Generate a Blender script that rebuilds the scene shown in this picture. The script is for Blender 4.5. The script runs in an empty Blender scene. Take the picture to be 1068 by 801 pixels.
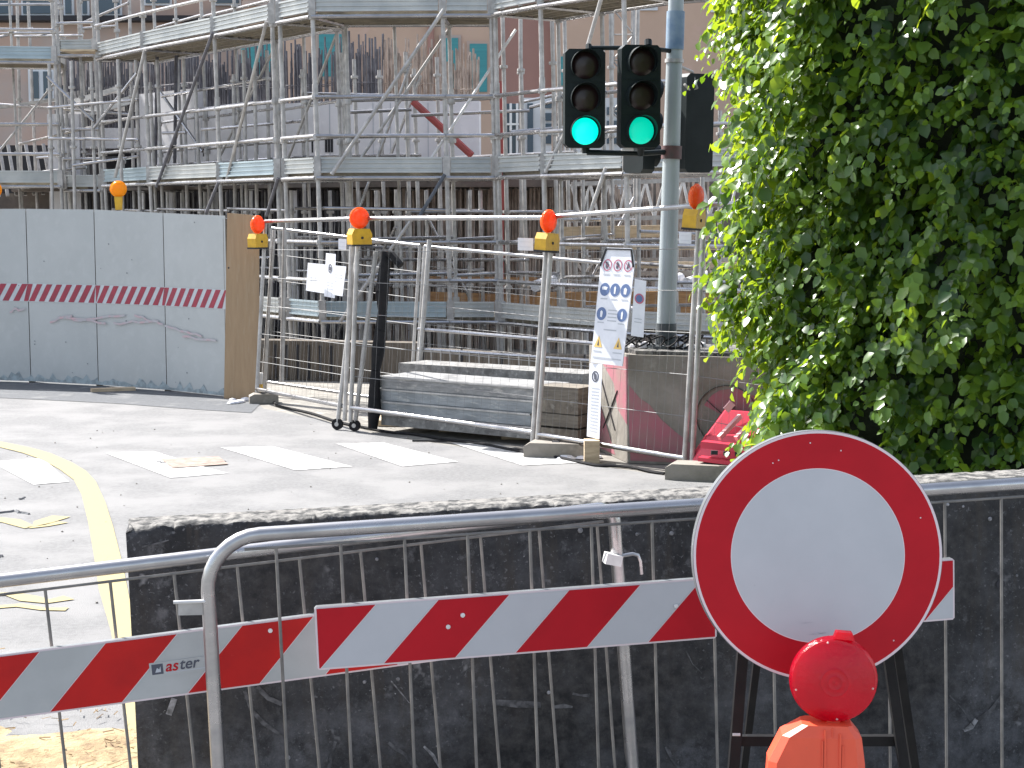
import bpy, math, random
import numpy as np
from mathutils import Vector, Matrix, noise as mnoise

scene = bpy.context.scene
# ---------------------------------------------------------------- camera
FPX, W0, H0, HC = 1694.0, 1068.0, 801.0, 1.95
PITCH = math.atan(175.5 / FPX)
cam_data = bpy.data.cameras.new('camera')
cam = bpy.data.objects.new('camera', cam_data)
scene.collection.objects.link(cam)
cam.location = (0, 0, HC)
cam.rotation_euler = (math.pi / 2 - PITCH, 0, 0)
cam_data.sensor_width = 36.0
cam_data.lens = FPX / W0 * 36.0
cam_data.clip_end = 600
scene.camera = cam
# ---------------------------------------------------------------- light
SUN = Vector((-0.84, 0.70, 1.18)).normalized()
world = bpy.data.worlds.new('World')
scene.world = world
world.use_nodes = True
wn = world.node_tree
bg = wn.nodes['Background']
sky = wn.nodes.new('ShaderNodeTexSky')
sky.sky_type = 'NISHITA'
sky.sun_disc = False
sky.sun_elevation = math.asin(SUN.z)
sky.sun_rotation = math.atan2(SUN.x, SUN.y)
sky.air_density = 1.0
sky.dust_density = 1.6
hs = wn.nodes.new('ShaderNodeHueSaturation')          # hazy, whitish sky
hs.inputs['Saturation'].default_value = 0.62
wn.links.new(sky.outputs[0], hs.inputs['Color'])
wn.links.new(hs.outputs[0], bg.inputs[0])
bg.inputs[1].default_value = 0.13
sl = bpy.data.lights.new('sun', 'SUN')
sl.energy = 5.0
sl.angle = math.radians(0.5)
sl.color = (1.0, 0.97, 0.93)
so = bpy.data.objects.new('sun', sl)
scene.collection.objects.link(so)
so.rotation_euler = SUN.to_track_quat('Z', 'Y').to_euler()
scene.view_settings.view_transform = 'Standard'
scene.view_settings.look = 'None'
scene.view_settings.gamma = 1.0
scene.view_settings.exposure = 1.32
scene.render.engine = 'CYCLES'
scene.cycles.max_bounces = 6
scene.cycles.transparent_max_bounces = 8

# ---------------------------------------------------------------- helpers
col = scene.collection
cp, sp = math.cos(PITCH), math.sin(PITCH)

def ray(px, py):
    u = (px - W0 / 2) / FPX
    v = (H0 / 2 - py) / FPX
    return Vector((u, cp + v * sp, -sp + v * cp))

def P(px, py, Y):                       # the real point seen at a pixel, Y metres away
    d = ray(px, py)
    return Vector((0, 0, HC)) + d * (Y / d.y)

def G(px, py, z=0.0):                   # the ground point seen at a pixel
    d = ray(px, py)
    return Vector((0, 0, HC)) + d * ((z - HC) / d.z)

PM = {}

def inv_of(parent):
    m = Matrix.Identity(4)
    ch = []
    while parent is not None:
        ch.append(PM[parent.name]); parent = parent.parent
    for k in reversed(ch):
        m = m @ k
    return m.inverted()

class MB:
    def __init__(s):
        s.v, s.f, s.m = [], [], []
    def add(s, vs, fs, mi=0):
        b = len(s.v)
        s.v += [Vector(v) for v in vs]
        s.f += [[i + b for i in f] for f in fs]
        s.m += [mi] * len(fs)
        return s
    def poly(s, pts, mi=0):
        return s.add(pts, [list(range(len(pts)))], mi)
    def box(s, c, size, M=None, mi=0):
        c = Vector(c); hx, hy, hz = [k / 2 for k in size]
        vs = [Vector((x, y, z)) for x in (-hx, hx) for y in (-hy, hy) for z in (-hz, hz)]
        if M is not None:
            vs = [M @ v for v in vs]
        vs = [v + c for v in vs]
        return s.add(vs, [(0, 1, 3, 2), (4, 6, 7, 5), (0, 4, 5, 1), (2, 3, 7, 6), (0, 2, 6, 4), (1, 5, 7, 3)], mi)
    def bar(s, a, b, w, h, up=(0, 0, 1), mi=0):       # rectangular bar: w sideways, h along up
        a, b = Vector(a), Vector(b)
        d = (b - a).normalized(); up = Vector(up)
        sx = d.cross(up)
        if sx.length < 1e-4: sx = d.cross(Vector((1, 0, 0)))
        sx.normalize(); uz = sx.cross(d).normalized()
        vs = []
        for p in (a, b):
            for (i, j) in ((-1, -1), (1, -1), (1, 1), (-1, 1)):
                vs.append(p + sx * (i * w / 2) + uz * (j * h / 2))
        return s.add(vs, [(0, 1, 2, 3), (7, 6, 5, 4), (0, 4, 5, 1), (1, 5, 6, 2), (2, 6, 7, 3), (3, 7, 4, 0)], mi)
    def tube(s, pts, r, n=8, mi=0, r2=None):
        pts = [Vector(p) for p in pts]
        vs, fs = [], []
        d0 = (pts[1] - pts[0]).normalized()
        ref = Vector((0, 0, 1)) if abs(d0.z) < 0.9 else Vector((1, 0, 0))
        sx = d0.cross(ref).normalized()
        N = len(pts)
        for i, p in enumerate(pts):
            d = (pts[min(i + 1, N - 1)] - pts[max(i - 1, 0)]).normalized()
            sx = (sx - d * sx.dot(d)).normalized()
            sy = d.cross(sx)
            rr = r if r2 is None else r + (r2 - r) * i / (N - 1)
            for k in range(n):
                a = 2 * math.pi * k / n
                vs.append(p + sx * (rr * math.cos(a)) + sy * (rr * math.sin(a)))
        for i in range(N - 1):
            for k in range(n):
                k2 = (k + 1) % n
                fs.append((i * n + k, i * n + k2, (i + 1) * n + k2, (i + 1) * n + k))
        fs.append(tuple(reversed(range(n))))
        fs.append(tuple((N - 1) * n + k for k in range(n)))
        return s.add(vs, fs, mi)
    def prism(s, pts, off, mi=0, mi_side=None):        # polygon pushed along off
        n = len(pts); off = Vector(off)
        a = [Vector(p) for p in pts]; b = [p + off for p in a]
        s.add(a + b, [tuple(range(n)), tuple(reversed(range(n, 2 * n)))], mi)
        s.add(a + b, [(i, i + n, (i + 1) % n + n, (i + 1) % n) for i in range(n)], mi if mi_side is None else mi_side)
        return s
    def lathe(s, prof, c, ax=(0, 0, 1), n=24, mi=0):   # profile of (radius, along-axis)
        c = Vector(c); ax = Vector(ax).normalized()
        ref = Vector((0, 0, 1)) if abs(ax.z) < 0.9 else Vector((1, 0, 0))
        sx = ax.cross(ref).normalized(); sy = ax.cross(sx)
        vs, fs = [], []
        for (r, h) in prof:
            for k in range(n):
                a = 2 * math.pi * k / n
                vs.append(c + ax * h + sx * (r * math.cos(a)) + sy * (r * math.sin(a)))
        for i in range(len(prof) - 1):
            for k in range(n):
                k2 = (k + 1) % n
                fs.append((i * n + k, i * n + k2, (i + 1) * n + k2, (i + 1) * n + k))
        if prof[0][0] > 1e-5: fs.append(tuple(reversed(range(n))))
        if prof[-1][0] > 1e-5: fs.append(tuple((len(prof) - 1) * n + k for k in range(n)))
        return s.add(vs, fs, mi)
    def build(s, name, mats, parent=None, local=False, smooth=False, M=None):
        if not isinstance(mats, (list, tuple)): mats = [mats]
        vs = s.v
        if M is not None: vs = [M @ v for v in vs]
        if parent is not None and not local:
            im = inv_of(parent); vs = [im @ v for v in vs]
        me = bpy.data.meshes.new(name)
        me.from_pydata([tuple(v) for v in vs], [], s.f)
        for m in mats: me.materials.append(m)
        if len(mats) > 1: me.polygons.foreach_set('material_index', s.m)
        if smooth:
            me.polygons.foreach_set('use_smooth', [True] * len(s.f))
            try: me.set_sharp_from_angle(angle=math.radians(40))
            except Exception: pass
        me.update()
        o = bpy.data.objects.new(name, me)
        col.objects.link(o)
        if parent is not None: o.parent = parent
        PM[o.name] = Matrix.Identity(4)
        return o

def tag(o, label=None, cat=None, group=None, kind=None):
    if label: o['label'] = label
    if cat: o['category'] = cat
    if group: o['group'] = group
    if kind: o['kind'] = kind
    return o

def thing(name, M, label, cat, group=None):
    o = bpy.data.objects.new(name, None)
    o.empty_display_size = 0.1
    col.objects.link(o)
    if isinstance(M, Vector): M = Matrix.Translation(M)
    o.matrix_world = M
    o.matrix_basis = M
    PM[o.name] = M.copy()
    return tag(o, label, cat, group)

def copy_tree(o, M=None, parent=None):
    c = o.copy(); col.objects.link(c)
    PM[c.name] = PM[o.name].copy() if M is None else M.copy()
    if M is not None: c.matrix_basis = M
    if parent is not None: c.parent = parent
    for ch in list(o.children): copy_tree(ch, None, c)
    return c

def basis(O, ex, ez):
    ex = Vector(ex).normalized(); ez = Vector(ez); ez = (ez - ex * ez.dot(ex)).normalized()
    ey = ez.cross(ex)
    M = Matrix.Identity(4)
    for i in range(3):
        M[i][0], M[i][1], M[i][2], M[i][3] = ex[i], ey[i], ez[i], O[i]
    return M

# ---------------------------------------------------------------- materials
def mat(name, c1, c2=None, scale=8.0, rough=0.6, metal=0.0, bump=0.0, bscale=None, detail=6.0,
        lo=0.35, hi=0.65, c3=None, s3=2.0, l3=0.55, h3=0.7, transl=0.0, tc=None, emit=None, estr=0.0,
        stretch=None, spec=0.5, trans=0.0, rough2=None):
    m = bpy.data.materials.new(name); m.use_nodes = True
    nt = m.node_tree; N = nt.nodes; L = nt.links
    b = N['Principled BSDF']; out = N['Material Output']
    b.inputs['Base Color'].default_value = (*c1, 1)
    b.inputs['Roughness'].default_value = rough
    b.inputs['Metallic'].default_value = metal
    b.inputs['Specular IOR Level'].default_value = spec
    b.inputs['Transmission Weight'].default_value = trans
    if emit:
        b.inputs['Emission Color'].default_value = (*emit, 1)
        b.inputs['Emission Strength'].default_value = estr
    tcn = N.new('ShaderNodeTexCoord')
    vec = tcn.outputs['Object']
    if stretch:
        mp = N.new('ShaderNodeMapping'); mp.inputs['Scale'].default_value = stretch
        L.new(vec, mp.inputs['Vector']); vec = mp.outputs['Vector']
    def ntex(sc, det=detail):
        t = N.new('ShaderNodeTexNoise'); t.inputs['Scale'].default_value = sc
        t.inputs['Detail'].default_value = det; t.inputs['Roughness'].default_value = 0.6
        L.new(vec, t.inputs['Vector']); return t.outputs['Fac']
    def ramp(f, a, bb):
        r = N.new('ShaderNodeMapRange'); r.inputs[1].default_value = a; r.inputs[2].default_value = bb
        L.new(f, r.inputs[0]); return r.outputs[0]
    cur = None
    if c2 is not None:
        mx = N.new('ShaderNodeMixRGB'); mx.inputs[1].default_value = (*c1, 1); mx.inputs[2].default_value = (*c2, 1)
        f = ramp(ntex(scale), lo, hi); L.new(f, mx.inputs[0]); cur = mx.outputs[0]
        if rough2 is not None:
            rr = N.new('ShaderNodeMapRange'); rr.inputs[3].default_value = rough; rr.inputs[4].default_value = rough2
            L.new(f, rr.inputs[0]); L.new(rr.outputs[0], b.inputs['Roughness'])
        if c3 is not None:
            m2 = N.new('ShaderNodeMixRGB'); m2.inputs[2].default_value = (*c3, 1)
            L.new(cur, m2.inputs[1]); L.new(ramp(ntex(s3), l3, h3), m2.inputs[0]); cur = m2.outputs[0]
        L.new(cur, b.inputs['Base Color'])
    if bump:
        bp = N.new('ShaderNodeBump'); bp.inputs['Strength'].default_value = bump
        bp.inputs['Distance'].default_value = 0.01
        L.new(ntex(bscale or scale * 4), bp.inputs['Height']); L.new(bp.outputs[0], b.inputs['Normal'])
    if transl:
        t = N.new('ShaderNodeBsdfTranslucent'); t.inputs[0].default_value = (*(tc or c1), 1)
        ms = N.new('ShaderNodeMixShader'); ms.inputs[0].default_value = transl
        L.new(b.outputs[0], ms.inputs[1]); L.new(t.outputs[0], ms.inputs[2]); L.new(ms.outputs[0], out.inputs[0])
    return m

M_ = {}
M_['ground'] = mat('pale_dusty_concrete', (0.24, 0.225, 0.20), (0.15, 0.14, 0.125), 1.5, 0.9, bump=0.3, bscale=40, c3=(0.36, 0.34, 0.30), s3=6, l3=0.5, h3=0.7)
M_['road'] = mat('worn_asphalt', (0.188, 0.187, 0.187), (0.125, 0.124, 0.124), 30, 0.85, bump=0.6, bscale=160, lo=0.3, hi=0.7, c3=(0.205, 0.202, 0.20), s3=1.6, l3=0.42, h3=0.60)
M_['patch'] = mat('fresh_dark_asphalt', (0.10, 0.105, 0.115), (0.07, 0.075, 0.08), 20, 0.85, bump=0.4, bscale=90, c3=(0.17, 0.17, 0.17), s3=3)  # dark tone for the painted hoarding shadow and the tar cracks
M_['white_paint'] = mat('worn_road_paint', (0.45, 0.445, 0.435), (0.21, 0.208, 0.205), 14, 0.7, lo=0.48, hi=0.66)
M_['yellow_paint'] = mat('pale_yellow_paint', (0.32, 0.26, 0.11), (0.22, 0.19, 0.11), 10, 0.7, lo=0.45, hi=0.7)
M_['rust_patch'] = mat('rusty_cover', (0.33, 0.25, 0.21), (0.20, 0.14, 0.11), 14, 0.8, bump=0.4)
M_['sand'] = mat('sand_and_straw', (0.32, 0.24, 0.13), (0.20, 0.135, 0.075), 26, 0.95, bump=1.0, bscale=60, c3=(0.37, 0.30, 0.17), s3=5, l3=0.45, h3=0.6)
M_['straw'] = mat('dry_straw', (0.42, 0.30, 0.16), (0.20, 0.13, 0.08), 12, 0.9)
M_['dark_conc'] = mat('stained_black_concrete', (0.032, 0.033, 0.037), (0.075, 0.077, 0.085), 5.5, 0.85, bump=0.5, bscale=30, detail=10,
                      lo=0.40, hi=0.68, c3=(0.16, 0.16, 0.17), s3=9, l3=0.60, h3=0.82)
M_['pale_conc'] = mat('dusty_concrete_top', (0.21, 0.20, 0.185), (0.03, 0.03, 0.03), 22, 0.9, bump=0.8, bscale=50, lo=0.42, hi=0.6)
M_['block_conc'] = mat('weathered_block_concrete', (0.27, 0.245, 0.215), (0.17, 0.155, 0.13), 3.0, 0.9, bump=0.4, bscale=20, c3=(0.27, 0.25, 0.22), s3=7)
M_['graffiti'] = mat('faded_crimson_paint', (0.36, 0.11, 0.145), (0.27, 0.16, 0.15), 5, 0.8, lo=0.35, hi=0.7)
M_['dark_line'] = mat('dark_scratch', (0.05, 0.045, 0.045), rough=0.8)
M_['galv'] = mat('galvanised_steel', (0.50, 0.49, 0.49), (0.30, 0.30, 0.31), 11, 0.20, metal=0.95, lo=0.3, hi=0.7, rough2=0.42, bump=.03, bscale=30, stretch=(.5,1,1))
M_['galv_dull'] = mat('dull_galvanised_steel', (0.50, 0.485, 0.47), (0.28, 0.27, 0.26), 9, 0.5, metal=0.35, lo=0.3, hi=0.7)
M_['rod'] = mat('dull_rod_steel', (0.23, 0.22, 0.205), (0.13, 0.125, 0.12), 14, 0.5, metal=0.35)
M_['wire'] = mat('dull_wire', (0.20, 0.20, 0.20), rough=0.6, metal=0.2)
M_['toe'] = mat('zinc_plank', (0.50, 0.51, 0.50), (0.33, 0.35, 0.36), 2.5, 0.45, metal=0.35, lo=0.3, hi=0.7)
M_['toe_blue'] = mat('bluish_zinc_plank', (0.40, 0.48, 0.52), (0.30, 0.37, 0.41), 2.5, 0.45, metal=0.3, lo=0.3, hi=0.7)
M_['deck'] = mat('dirty_deck_plank', (0.30, 0.265, 0.20), (0.17, 0.15, 0.12), 4, 0.8, lo=0.3, hi=0.7, stretch=(1, 6, 1))
M_['rebar'] = mat('weathered_rebar', (0.15, 0.15, 0.17), (0.08, 0.075, 0.085), 9, 0.75, metal=0.1)
M_['rebar_pale'] = mat('pale_dusty_rebar', (0.42, 0.35, 0.30), (0.22, 0.175, 0.15), 6, 0.75, metal=0.1)
M_['prop'] = mat('pale_steel_prop', (0.74, 0.73, 0.72), (0.50, 0.49, 0.48), 5, 0.5, metal=0.15)
M_['white_wall'] = mat('new_pale_concrete', (0.72, 0.71, 0.73), (0.60, 0.59, 0.61), 1.4, 0.85, c3=(0.78, 0.77, 0.79), s3=5, bump=0.1)
M_['slot'] = mat('dark_opening', (0.03, 0.03, 0.035), rough=0.9)
M_['raw_conc'] = mat('raw_concrete', (0.15, 0.125, 0.11), (0.08, 0.068, 0.062), 2.0, 0.9, c3=(0.17, 0.15, 0.12), s3=5)
M_['brown_wall'] = mat('brown_ground_wall', (0.155, 0.13, 0.105), (0.09, 0.075, 0.06), 3.0, 0.9, bump=0.4, stretch=(6, 1, 1))
M_['timber'] = mat('orange_timber', (0.48, 0.28, 0.13), (0.33, 0.18, 0.085), 5, 0.75, stretch=(1, 1, 8))
M_['timber_pale'] = mat('pale_timber', (0.55, 0.44, 0.30), (0.38, 0.29, 0.19), 6, 0.75, stretch=(1, 1, 8))
M_['timber_grey'] = mat('grey_timber', (0.20, 0.175, 0.14), (0.11, 0.095, 0.08), 6, 0.85, stretch=(1, 1, 8))
M_['raw_brown'] = mat('muddy_timber', (0.22, 0.19, 0.15), (0.10, 0.085, 0.07), 9, 0.9, c3=(.28, .26, .22), s3=14)
M_['ply'] = mat('plywood', (0.33, 0.225, 0.13), (0.275, 0.185, 0.105), 3.5, 0.7, stretch=(6, 6, 0.8), lo=0.3, hi=0.7, c3=(0.33, 0.24, 0.15), s3=5)
M_['hoard'] = mat('pale_blue_grey_board', (0.42, 0.435, 0.43), (0.385, 0.40, 0.395), 1.6, 0.6, lo=0.35, hi=0.65, c3=(0.44, 0.455, 0.45), s3=9, l3=0.5, h3=0.8)
M_['hoard_seam'] = mat('board_seam', (0.18, 0.20, 0.21), rough=0.8)
M_['hoard_dirt'] = mat('splashed_dirt', (0.20, 0.23, 0.24), (0.33, 0.39, 0.41), 16, 0.8, lo=0.35, hi=0.6)
M_['tape_red'] = mat('dark_red_tape', (0.34, 0.028, 0.055), (0.24, 0.03, 0.05), 14, 0.6)
M_['tape_white'] = mat('pale_tape', (0.50, 0.53, 0.55), (0.42, 0.45, 0.47), 9, 0.6)
M_['scrawl'] = mat('faint_pink_paint', (0.50, 0.33, 0.35), (0.41, 0.39, 0.405), 12, 0.7, lo=0.35, hi=0.55)
M_['sign_white'] = mat('reflective_white', (0.44, 0.45, 0.475), (0.405, 0.415, 0.44), 5, 0.45, c3=(0.44, 0.46, 0.49), s3=26, l3=0.66, h3=0.85)
M_['sign_border'] = mat('pale_pink_border', (0.62, 0.53, 0.55), rough=0.4)
M_['sign_red'] = mat('reflective_crimson', (0.43, 0.007, 0.016), (0.37, 0.006, 0.014), 6, 0.5, c3=(0.44, 0.04, 0.05), s3=40, l3=0.70, h3=0.85, spec=.18)
M_['board_white'] = mat('board_grey_white', (0.385, 0.395, 0.395), (0.34, 0.35, 0.35), 7, 0.42, c3=(0.40, 0.40, 0.39), s3=18, l3=0.62, h3=0.85)
M_['board_red'] = mat('board_scarlet', (0.47, 0.014, 0.012), (0.38, 0.012, 0.012), 7, 0.5, c3=(0.55, 0.10, 0.09), s3=36, l3=0.68, h3=0.85, spec=.18)
M_['black'] = mat('black_paint', (0.006, 0.006, 0.007), (0.012, 0.012, 0.012), 20, 0.55, spec=.2)
M_['rim'] = mat('dull_metal_rim', (0.16, 0.17, 0.18), (0.10, 0.105, 0.11), 14, 0.5, metal=0.3)
M_['lens_red'] = mat('red_plastic_lens', (0.55, 0.004, 0.030), (0.30, 0.002, 0.018), 9, 0.16, transl=0.45, tc=(1.0, 0.02, 0.12), bump=0.35, bscale=70, spec=0.7, trans=.35)
M_['body_red'] = mat('orange_red_plastic', (0.72, 0.085, 0.035), (0.62, 0.07, 0.03), 7, 0.45, c3=(0.5, 0.09, 0.05), s3=22, l3=0.62, h3=0.8)
M_['lens_orange'] = mat('orange_plastic_lens', (0.90, 0.17, 0.03), (0.85, 0.36, 0.14), 38, 0.22, transl=0.6, tc=(1.0, 0.36, 0.06), trans=.2, lo=.45, hi=.62, bump=.6, bscale=60)
M_['lens_amber'] = mat('amber_plastic_lens', (0.95, 0.52, 0.01), (0.9, 0.42, 0.01), 30, 0.25, transl=0.5, tc=(1.0, 0.55, 0.02))
M_['body_yellow'] = mat('yellow_plastic', (0.66, 0.38, 0.015), (0.50, 0.28, 0.015), 12, 0.45)
M_['sig_black'] = mat('signal_black', (0.005, 0.010, 0.011), (0.010, 0.016, 0.017), 6, 0.5, spec=.25)
M_['sig_green'] = mat('lit_green_lens', (0.0, 0.5, 0.35), rough=0.4, emit=(0.0, 0.90, 0.68), estr=0.48)
M_['sig_green2'] = mat('lit_green_lens_dimmer', (0.0, 0.4, 0.28), rough=0.4, emit=(0.0, 0.66, 0.45), estr=0.35)
M_['sig_dark'] = mat('unlit_lens', (0.020, 0.009, 0.010), rough=0.35)
M_['pole'] = mat('pale_grey_pole', (0.36, 0.40, 0.41), (0.27, 0.305, 0.32), 3, 0.5, metal=0.1, stretch=(1, 1, .3))
M_['pole_blue'] = mat('blue_sleeve', (0.10, 0.17, 0.27), (0.22, 0.29, 0.36), 6, 0.6)
M_['pole_dark'] = mat('dark_base_paint', (0.05, 0.06, 0.068), (0.08, 0.09, 0.095), 6, 0.6)
M_['paper'] = mat('white_paper', (0.72, 0.73, 0.78), (0.62, 0.63, 0.68), 8, 0.6)
M_['ink'] = mat('dark_ink', (0.06, 0.065, 0.09), rough=0.6)
M_['ink_soft'] = mat('soft_grey_ink', (0.42, 0.44, 0.48), rough=0.6)
M_['ink_blue'] = mat('blue_pictogram', (0.085, 0.14, 0.29), rough=0.5)
M_['ink_red'] = mat('red_pictogram', (0.42, 0.10, 0.16), rough=0.5)
M_['ink_yellow'] = mat('yellow_pictogram', (0.72, 0.48, 0.14), rough=0.5)
M_['rubber'] = mat('dark_rubber', (0.010, 0.010, 0.012), (0.022, 0.021, 0.022), 14, 0.8, spec=.2)
M_['plastic_red'] = mat('red_plastic_barrier', (0.62, 0.035, 0.07), (0.50, 0.03, 0.06), 4, 0.45)
M_['plastic_pink'] = mat('faded_pink_plastic', (0.66, 0.36, 0.36), rough=0.6)
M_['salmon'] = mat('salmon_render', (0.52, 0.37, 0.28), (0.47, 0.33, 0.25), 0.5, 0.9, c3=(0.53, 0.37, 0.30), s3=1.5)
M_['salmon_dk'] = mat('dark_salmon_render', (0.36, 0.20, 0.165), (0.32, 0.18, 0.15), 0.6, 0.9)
M_['beige'] = mat('beige_render', (0.44, 0.36, 0.32), (0.38, 0.31, 0.28), 0.6, 0.9, c3=(0.46, 0.33, 0.27), s3=0.25, l3=0.45, h3=0.55)
M_['teal'] = mat('teal_shutter', (0.05, 0.27, 0.29), (0.04, 0.22, 0.24), 2, 0.6, stretch=(0.1, 0.1, 8))
M_['frame_white'] = mat('white_frame', (0.62, 0.65, 0.68), rough=0.6)
M_['glass'] = mat('dark_window_glass', (0.04, 0.07, 0.10), rough=0.12)
M_['cabin'] = mat('white_cabin_panel', (0.60, 0.62, 0.63), (0.5, 0.52, 0.53), 2, 0.6)
M_['red_steel'] = mat('red_oxide_steel', (0.36, 0.065, 0.06), (0.27, 0.06, 0.055), 5, 0.6)
M_['clampm'] = mat('brown_clamp', (0.14, 0.06, 0.06), (0.07, 0.05, 0.05), 8, 0.6)
M_['net'] = mat('slate_net', (0.12, 0.135, 0.16), (0.07, 0.08, 0.10), 3, 0.85, stretch=(5, 5, 0.6))
M_['bark'] = mat('bark', (0.12, 0.09, 0.06), (0.07, 0.05, 0.035), 12, 0.9, bump=0.6)

# ================================================================ SETTING
def sheet(name, pts, z, m, label, parent=None):
    o = MB().poly([(p[0], p[1], z) for p in pts]).build(name, m)
    return tag(o, label, None, None, 'structure')

sheet('ground', [(-150, -20), (150, -20), (150, 250), (-150, 250)], -0.004, M_['ground'], 'pale dusty ground of the street and building site')
fence_pts = [G(270, 420), G(360, 447), G(560, 468), G(720, 492)]
rd = [Vector((-14, -3, 0)), Vector((9, -3, 0)), Vector((9, 9.5, 0)), Vector((2.6, 11.6, 0)), G(700, 497), G(540, 474), G(400, 455), G(330, 437), G(275, 426), Vector((-3.2, 18.6, 0)), Vector((-14, 21, 0))]
sheet('road', rd, 0.0, M_['road'], 'sunlit pale worn asphalt road')
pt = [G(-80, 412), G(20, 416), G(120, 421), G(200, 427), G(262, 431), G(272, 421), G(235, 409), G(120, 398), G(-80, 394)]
tag(sheet('asphalt_patch', pt, 0.004, M_['patch'], 'dark tarmac strip along the foot of the pale hoarding'))  # dark colour stands in for the hoarding's cast shadow on the asphalt

# zebra bars
def marking(name, pix, m, label, z=0.004, group=None, wob=0.0):
    pts = [G(*p) for p in pix]
    o = MB().poly([(p.x, p.y, z) for p in pts]).build(name, m)
    return tag(o, label, None, group, 'structure')
marking('zebra_bar', [(-10, 482), (45, 478), (66, 498), (72, 503), (35, 506)], M_['white_paint'], 'worn white zebra bar at the left picture edge', group='zebra crossing bars')
marking('zebra_bar', [(110, 473), (160, 471), (212, 487), (238, 494), (178, 499)], M_['white_paint'], 'white zebra bar carrying the rusty cover', group='zebra crossing bars')
marking('zebra_bar', [(230, 467), (285, 466), (368, 487), (308, 491)], M_['white_paint'], 'brightest white zebra bar, in the middle of the road', group='zebra crossing bars')
marking('zebra_bar', [(350, 463), (400, 462), (478, 482), (420, 487)], M_['white_paint'], 'white zebra bar nearest the wheeled fence', group='zebra crossing bars')
marking('zebra_bar', [(470, 462), (520, 464), (605, 483), (545, 486)], M_['white_paint'], 'faint white zebra bar below the stacked steel boards', group='zebra crossing bars')
cover = MB().poly([G(168, 480) + Vector((0, 0, .009)), G(228, 477) + Vector((0, 0, .009)), G(238, 485) + Vector((0, 0, .009)), G(180, 489) + Vector((0, 0, .009))]).build('manhole_cover', M_['rust_patch'])
tag(cover, 'rusty reddish cover set into the second zebra bar', 'manhole cover')
# yellow line as a ribbon
yl = [((-30, 456), (-30, 464)), ((0, 461), (0, 467)), ((30, 467), (24, 473)), ((52, 473), (44, 480)), ((75, 483), (62, 490)), ((90, 492), (77, 501)), ((100, 503), (85, 516)),
      ((110, 525), (92, 545)), ((118, 550), (98, 580)), ((128, 590), (103, 615)), ((136, 630), (116, 660)), ((146, 680), (122, 700)), ((158, 760), (135, 790)), ((172, 860), (150, 900))]
mb = MB()
for (a, b) in zip(yl[:-1], yl[1:]):
    q = [G(*a[0]), G(*b[0]), G(*b[1]), G(*a[1])]
    mb.poly([(p.x, p.y, 0.006) for p in q])
tag(mb.build('yellow_line', M_['yellow_paint']), 'pale yellow line curving across the road', None, None, 'structure')
def squiggle(pix, w, label):
    mb = MB(); pts = [G(*p) for p in pix]
    L = []
    for i, p in enumerate(pts):
        d = (pts[min(i + 1, len(pts) - 1)] - pts[max(0, i - 1)]); d.z = 0; d.normalize()
        n = Vector((-d.y, d.x, 0)); ww = w * (0.6 + 0.6 * random.random())
        L.append((p + n * ww / 2, p - n * ww / 2))
    for a, b in zip(L[:-1], L[1:]):
        mb.poly([(q.x, q.y, 0.005) for q in (a[0], b[0], b[1], a[1])])
    tag(mb.build('yellow_mark', M_['yellow_paint']), label, None, None, 'structure')
random.seed(3)
squiggle([(-10, 541), (12, 544), (30, 550), (45, 545), (64, 539)], 0.14, 'upper pale yellow squiggle on the road at left')
squiggle([(30, 551), (48, 549), (66, 545)], 0.08, 'short yellow branch of the upper squiggle')
squiggle([(-10, 621), (10, 620), (30, 625), (50, 628), (72, 624)], 0.10, 'lower pale yellow squiggle on the road at left')
squiggle([(-5, 634), (20, 632), (45, 636), (70, 636)], 0.07, 'second stroke of the lower yellow squiggle')

# hairline cracks and stains on the road
def crack(pix, w, label):
    mb = MB(); pts = []
    for a, b in zip(pix[:-1], pix[1:]):
        for k in range(8):
            t = k / 8; pts.append(G(a[0] + (b[0] - a[0]) * t + random.uniform(-3, 3), a[1] + (b[1] - a[1]) * t + random.uniform(-.8, .8)))
    mb.tube([(p.x, p.y, 0.0) for p in pts], w, 4)
    tag(mb.build('tar_seam', M_['patch']), label, None, None, 'structure')
crack([(-10, 537), (15, 533), (32, 537)], 0.012, 'short dark crack above the upper yellow squiggle')
crack([(18, 521), (27, 519)], 0.008, 'tiny dark crack near the yellow line')
crack([(-10, 582), (6, 580)], 0.014, 'dark crack by the left picture edge')
crack([(160, 482), (200, 486), (240, 481)], 0.010, 'dark crack across the second zebra bar')

# sand and straw at the lower left
mb = MB()
nx, ny = 40, 14
for j in range(ny):
    for i in range(nx):
        pass
gv = []
for j in range(ny + 1):
    for i in range(nx + 1):
        x = -3.2 + 2.3 * i / nx; y = 4.7 + 1.45 * j / ny
        e = min(j / ny, 1 - j / ny, i / nx, 1 - i / nx) * 6
        h = 0.012 + 0.03 * mnoise.noise(Vector((x * 4, y * 4, 0))) + 0.02 * mnoise.noise(Vector((x * 14, y * 14, 2)))
        y2 = y + 0.12 * mnoise.noise(Vector((x * 3, 0, 7)))
        gv.append((x, y2, -0.01 + (h + 0.012) * min(1, e)))
mb.add(gv, [(j * (nx + 1) + i, j * (nx + 1) + i + 1, (j + 1) * (nx + 1) + i + 1, (j + 1) * (nx + 1) + i) for j in range(ny) for i in range(nx)])
tag(mb.build('sand', M_['sand'], smooth=True), 'spilt sand on the road beside the dark concrete wall', None, None, 'stuff')
mb = MB(); random.seed(8)
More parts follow.
